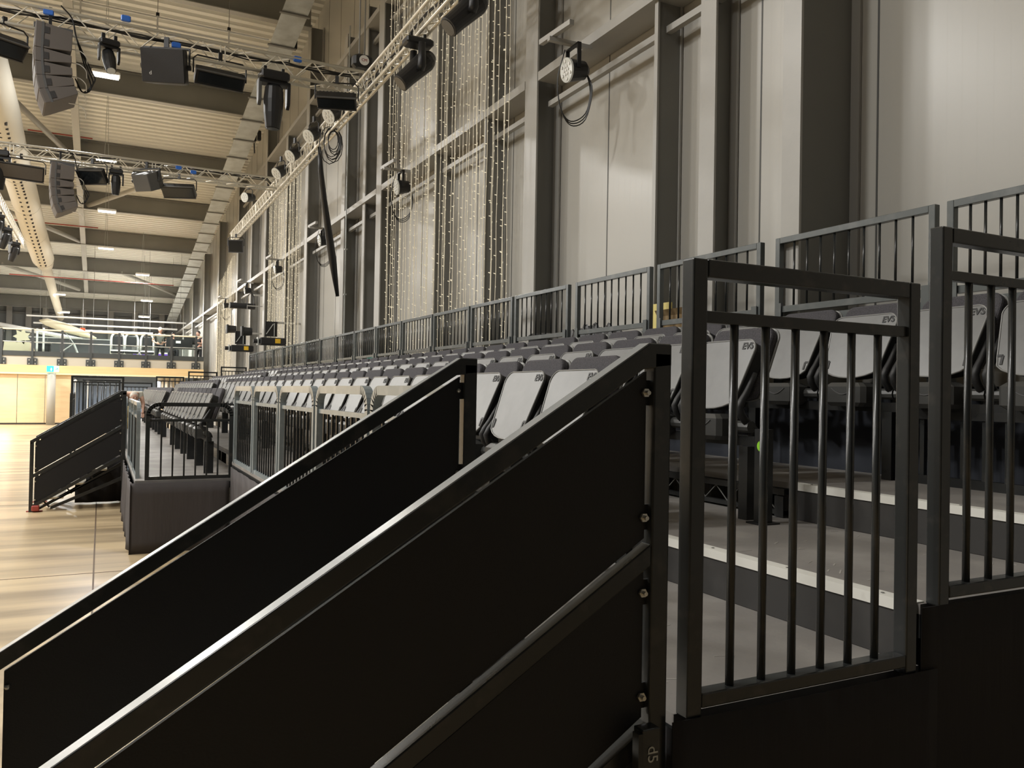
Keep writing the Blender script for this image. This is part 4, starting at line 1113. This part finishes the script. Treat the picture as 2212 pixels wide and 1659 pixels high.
t = thing('wheelie_bin', 'black wheeled bin behind the balcony glass', 'bin', (p.x+.25, 43, zF)); MB().rbox(-.5, .05, -.3, .3, 0, .8, .04).obj('bin_body', FIX, t); MB().prism([(-.55, -.32, .8), (.1, -.32, .8), (-.0, -.32, .95), (-.3, -.32, .98)], (0, .64, 0)).obj('lid', FIXG, t)
p = aty(91, 765, 42)
t = thing('white_gate_post', 'pair of white upright posts on the balcony beside the bin', 'post', (p.x-.1, 42, zF)); MB().box(-.15, -.07, 0, .05, 0, 1.45).obj('left_upright', WHT, t); MB().box(.1, .18, 0, .05, 0, 1.5).obj('right_upright', WHT, t)
t = thing('grey_storage_screen', 'long dark grey screen standing behind the balcony glass', 'screen', (aty(150, 760, 46).x, 46, zF))
for i in range(4): MB().box(-1.9+.95*i, -.97+.95*i, 0, .05, 0, 1.25).obj('panel', mat('screen_grey', (.07, .075, .08), .6), t)
MB().box(-1.9, 1.9, -.01, .06, 1.25, 1.3).obj('top_rail', GALV, t)
for i, x in enumerate((254, 284, 318)):
    p = aty(x, 750, 43)
    t = thing('arched_seat_rig', 'white arched seat with black tray on the balcony, %s from the left' % ORD[i], 'seat', (p.x, 43, zF), group='arched seats on the balcony')
    pts = [(-.28*math.cos(PI*k/10), 0, 1.15+.35*math.sin(PI*k/10)) for k in range(11)]
    MB().tube([(-.28, 0, .45)]+pts+[(.28, 0, .45)], .05, 8).obj('arch', WHT, t, smooth=True)
    MB().rbox(-.2, .2, -.05, .1, .85, 1.35, .04).obj('back_pad', FIX, t)
    MB().rbox(-.29, .29, -.25, .25, .5, .68, .03).obj('tray', FIX, t); MB().box(-.3, .3, -.26, -.25, .6, .66).obj('tray_trim', WHT, t)
    MB().box(-.04, .04, -.04, .04, 0, .5).obj('pedestal', GALV, t); MB().box(-.3, .3, -.2, .2, 0, .05).obj('base', GALV, t)
for i, (x, w_) in enumerate(((304, .7), (345, .25), (361, .35))):
    p = aty(x, 770, 45)
    t = thing('purple_crate', 'purple box with white top behind the balcony glass, %s from the left' % ORD[i], 'box', (p.x, 45, zF), group='purple boxes'); MB().box(-w_/2, w_/2, 0, .5, 0, .62).obj('crate', PURP, t); MB().box(-w_/2-.01, w_/2+.01, -.01, .51, .62, .7).obj('top_board', WHT, t)
t = thing('mixing_desk_table', 'table carrying black mixing consoles at the right end of the balcony', 'table', (aty(392, 760, 42.3).x, 42.3, zF))
MB().box(-.5, 1.0, -.35, .35, .78, .83).obj('tabletop', FIX, t)
for x in (-.45, .1, .5, .95): MB().box(x-.02, x+.02, -.3, -.26, 0, .78).obj('leg', GALV, t)
q = aty(380, 733, 42.1)
t = thing('mixing_console', 'wide black console facing the arena, white sticker on its back', 'console', (q.x, 42.1, zF+.83)); MB().box(-.42, .75, 0, .3, .0, .42).obj('body', FIX, t); MB().box(.0, .22, -.01, 0, .22, .34).obj('sticker', WHT, t)
q = aty(412, 728, 42.4)
t = thing('laptop_screen', 'black monitor beside the man in the black shirt', 'monitor', (q.x, 42.4, zF+.83)); MB().box(-.3, .3, 0, .04, .2, .62).obj('screen', FIX, t); MB().box(-.04, .04, 0, .04, 0, .2).obj('stand', FIX, t)

# ================================================================== PEOPLE
def person(label, loc, rz, pose, shirt, legs, hairm, cap=False):
    t = thing('person', label, 'person', loc, rz)
    J = pose
    def body(nm, chain, m):
        vs, es, rs = [], [], []; idx = {}
        for (a, ra), (b, rb_) in chain:
            for k_, r_ in ((a, ra), (b, rb_)):
                if k_ not in idx: idx[k_] = len(vs); vs.append(J[k_]); rs.append(r_)
            es.append((idx[a], idx[b]))
        me = bpy.data.meshes.new(nm); me.from_pydata(vs, es, []); me.materials.append(m)
        o = bpy.data.objects.new(nm, me); COL.objects.link(o); o.parent = t
        sk = o.modifiers.new('skin', 'SKIN')
        for i_, v in enumerate(me.skin_vertices[0].data): v.radius = (rs[i_]*1.0, rs[i_]*1.0); v.use_root = (i_ == 0)
        ss = o.modifiers.new('sub', 'SUBSURF'); ss.levels = 1; ss.render_levels = 2
        return o
    limbs = []
    ch = [(('pelvis', .13), ('waist', .125)), (('waist', .125), ('chest', .145)), (('chest', .145), ('neckb', .07)), (('neckb', .07), ('head0', .055))]
    for s_ in 'LR':
        ch += [(('chest', .145), ('sh'+s_, .065)), (('sh'+s_, .065), ('el'+s_, .045)), (('el'+s_, .045), ('wr'+s_, .03)), (('wr'+s_, .03), ('ha'+s_, .035))]
        ch += [(('pelvis', .13), ('hip'+s_, .09)), (('hip'+s_, .09), ('kn'+s_, .062)), (('kn'+s_, .062), ('an'+s_, .042)), (('an'+s_, .042), ('to'+s_, .035))]
    body('body', ch, SKIN)
    body('shirt', [(('pelvis', .14), ('waist', .142)), (('waist', .142), ('chest', .165)), (('chest', .165), ('shL', .085)), (('shL', .085), ('uaL', .066)), (('chest', .165), ('shR', .085)), (('shR', .085), ('uaR', .066))], shirt)
    body('trousers', [(('pelvis', .145), ('hipL', .105)), (('hipL', .105), ('knL', .078)), (('knL', .078), ('anL', .06)), (('pelvis', .145), ('hipR', .105)), (('hipR', .105), ('knR', .078)), (('knR', .078), ('anR', .06))], legs)
    hp = Vector(J['head']); 
    hd = MB().sphere(hp, .105, 14, (.85, 1.0, 1.2)); hd.sphere(hp+Vector((0, -.105, -.01)), .018, 6, (1, 1.2, 1.4))
    for s_ in (-1, 1): hd.sphere(hp+Vector((s_*.09, 0, 0)), .02, 6, (.5, 1, 1.4))
    h = hd.obj('head', SKIN, t, smooth=True)
    MB().sphere(hp+Vector((-.033, -.094, .02)), .009, 6).sphere(hp+Vector((.033, -.094, .02)), .009, 6).obj('eyes', HAIR, h)
    MB().box(hp.x-.025, hp.x+.025, hp.y-.102, hp.y-.09, hp.z-.055, hp.z-.048).obj('mouth', RED, h)
    MB().sphere(hp+Vector((0, .018, .035)), .112, 14, (.86, .95, 1.05)).obj('cap' if cap else 'hair', hairm, h, smooth=True)
    for s_ in 'LR':
        a = Vector(J['ha'+s_]); d = (a-Vector(J['wr'+s_])).normalized(); f = MB()
        sd = d.cross(Vector((0, 0, 1))); sd = sd.normalized() if sd.length > .1 else Vector((1, 0, 0))
        for k in range(4): f.tube([a+sd*(-.027+.018*k), a+sd*(-.028+.019*k)+d*.05, a+sd*(-.026+.018*k)+d*(.075+.01*(k in (1, 2)))+Vector((0, 0, -.02))], .009, 6)
        f.tube([a-d*.03+sd*.03, a+sd*.06+d*.02], .010, 6); f.obj('fingers', SKIN, t)
        MB().tube([Vector(J['an'+s_])+Vector((0, .05, -.03)), Vector(J['to'+s_])+Vector((0, -.04, 0))], [.05, .04], 8).obj('shoe', FIX, t)
    return t
stand = dict(pelvis=(0, 0, .95), waist=(0, 0, 1.12), chest=(0, 0, 1.33), neckb=(0, 0, 1.48), head0=(0, -.01, 1.56), head=(0, -.02, 1.65),
             shL=(-.2, 0, 1.42), uaL=(-.27, .02, 1.25), elL=(-.33, .04, 1.14), wrL=(-.2, -.12, 1.03), haL=(-.12, -.15, 1.02),
             shR=(.2, 0, 1.42), uaR=(.27, .02, 1.25), elR=(.33, .04, 1.14), wrR=(.2, -.14, 1.06), haR=(.12, -.18, 1.08),
             hipL=(-.1, 0, .88), knL=(-.13, -.02, .5), anL=(-.16, .02, .09), toL=(-.18, -.13, .04),
             hipR=(.1, 0, .88), knR=(.13, -.02, .5), anR=(.16, .02, .09), toR=(.18, -.13, .04))
q = aty(345, 765, 42.3)
person('person in olive shirt, black trousers and pale cap standing at the balcony rail', (q.x, 42.3, zF), .1, stand, SHIRT, TROU, CAP, True)
sit = dict(stand); 
for k_ in ('pelvis', 'waist', 'chest', 'neckb', 'head0', 'head', 'shL', 'uaL', 'elL', 'wrL', 'haL', 'shR', 'uaR', 'elR', 'wrR', 'haR', 'hipL', 'hipR'):
    v = sit[k_]; sit[k_] = (v[0], v[1], v[2]-.42)
sit.update(knL=(-.15, -.42, .5), knR=(.15, -.42, .5), anL=(-.15, -.42, .09), anR=(.15, -.42, .09), toL=(-.15, -.55, .04), toR=(.15, -.55, .04))
q = aty(373, 765, 44.1)
person('person with short dark hair sitting behind the wide console, mostly hidden', (q.x, 44.1, zF+.3), .1, sit, SHIRTB, TROU, HAIR)
tag(MB().box(q.x-.22, q.x+.22, 43.95, 44.4, zF, zF+.69).obj('stool', FIX), 'black stool under the seated person on the balcony', 'stool')
lk = dict(stand); lk.update(head=(0, -.07, 1.63), wrL=(-.16, -.32, 1.16), haL=(-.13, -.39, 1.15), wrR=(.14, -.34, 1.16), haR=(.1, -.41, 1.15), elL=(-.28, -.06, 1.14), elR=(.28, -.06, 1.14))
q = aty(429, 765, 43.4)
person('person in black t-shirt with dark hair looking down at the desk beside the wall', (q.x, 43.3, zF), -.9, lk, SHIRTB, TROU, HAIR)
# bending person on the walkway
bend = dict(pelvis=(0, .25, .62), waist=(0, .12, .72), chest=(0, -.08, .80), neckb=(0, -.22, .80), head0=(0, -.28, .76), head=(0, -.34, .70),
            shL=(-.2, -.1, .80), uaL=(-.22, -.14, .66), elL=(-.24, -.2, .55), wrL=(-.2, -.34, .40), haL=(-.19, -.38, .33),
            shR=(.2, -.1, .80), uaR=(.22, -.14, .66), elR=(.24, -.2, .55), wrR=(.2, -.34, .40), haR=(.19, -.38, .33),
            hipL=(-.1, .25, .60), knL=(-.14, -.02, .40), anL=(-.14, .15, .09), toL=(-.14, .0, .04),
            hipR=(.1, .25, .60), knR=(.14, -.02, .40), anR=(.14, .15, .09), toR=(.14, .0, .04))
q = aty(303, 860, 21.5)
person('person in pale top bending down on the low walkway beyond the seats', (.64, 21.5, Z0), .2, bend, mat('pale_top', (.5, .48, .4), .8), TROU, CAP)
tag(MB().sphere((.56, 20.7, Z0+.38), .13, 10, (.9, .9, 1.1)).sphere((.64, 20.75, Z0+.34), .1, 8).box(.5, .68, 20.65, 20.8, Z0, Z0+.3).obj('yellow_bag', mat('yellow_cloth', (.75, .55, .2), .7), smooth=True), 'yellow bag standing on the low walkway by the bending person', 'bag')

# ================================================================== CLUTTER BEHIND THE REAR RAILING
ZL = Z3+.925
t = thing('storage_ledge', 'grey ledge behind the rear railing, carrying boxes and cloth', 'ledge', (4.13, 2, 0))
MB().box(.0, .19, -.5, 24.0, ZL-.04, ZL).obj('top_board', STEELD, t)
for y in range(0, 24, 3): MB().box(.05, .09, y, y+.05, 0, ZL-.04).obj('leg', BLK, t)
# crumpled black cloth
def blob(name, label, cat, c, sx, sy, sz, m, seed, n=26):
    rnd = random.Random(seed); vs = []; ph = [rnd.uniform(0, 6) for _ in range(8)]
    for i in range(n+1):
        for j in range(13):
            u, v = i/n*2-1, j/12*2-1
            hgt = max(0, (1-abs(u)**2.2)*(1-abs(v)**2.4))
            z = hgt**.5*sz*(.62+.16*math.sin(9*u+ph[0]+3*v)+.14*math.sin(17*u+ph[1]-5*v)+.10*math.sin(29*u+ph[2]+9*v)+.09*math.sin(11*v+ph[3]))
            vs.append((c[0]+v*sx, c[1]+u*sy, c[2]+max(0, z)))
    o = MB().add(vs, [(i*13+j, i*13+j+1, (i+1)*13+j+1, (i+1)*13+j) for i in range(n) for j in range(12)]).obj(name, m)
    so = o.modifiers.new('solid', 'SOLIDIFY'); so.thickness = .004
    return tag(o, label, cat)
q0, q1 = atx(1350, 705, 4.25), atx(1215, 720, 4.25)
blob('crumpled_tarpaulin', 'heap of crumpled black cloth behind the rear railing', 'cloth', (4.255, (q0.y+q1.y)/2, ZL), .065, (q1.y-q0.y)/2, .22, TARP, 3, 60)
q = atx(1418, 690, 4.25)
tag(MB().box(4.24, 4.27, q.y-.19, q.y+.12, ZL+.01, ZL+.29).obj('yellow_board', YELB), 'pale yellow card standing behind the rear railing', 'card')
q = atx(1462, 690, 4.25)
t = thing('cardboard_carton', 'brown cardboard box behind the rear railing beside the yellow card', 'box', (4.25, q.y, ZL)); MB().box(-.05, .06, -.2, .2, 0, .17).obj('carton', CARD, t); MB().prism([(-.05, -.2, .17), (-.05, .2, .17), (-.08, .2, .22), (-.08, -.2, .22)], (.005, 0, 0)).obj('flap', CARD, t)
q = atx(785, 757, 4.10)
blob('teal_cloth_bundle', 'small teal cloth bundle seen below the rear railing', 'cloth', (4.255, q.y, ZL), .06, .35, .14, TEAL, 5)
q = atx(830, 752, 4.10)
blob('dark_bag', 'dark soft bag beside the teal cloth below the rear railing', 'bag', (4.255, q.y-.3, ZL), .06, .5, .2, TARP, 8)
q = atx(1135, 728, 4.1)
t = thing('black_lamp_stand', 'small black lamp and stand lying behind the rear railing', 'stage light', (4.25, q.y, ZL)); MB().rbox(-.06, .06, -.12, .12, .0, .16, .02).obj('body', FIX, t); MB().tube([(0, -.1, .15), (0, -.7, .11)], .012, 6).obj('stand_leg', FIX, t)
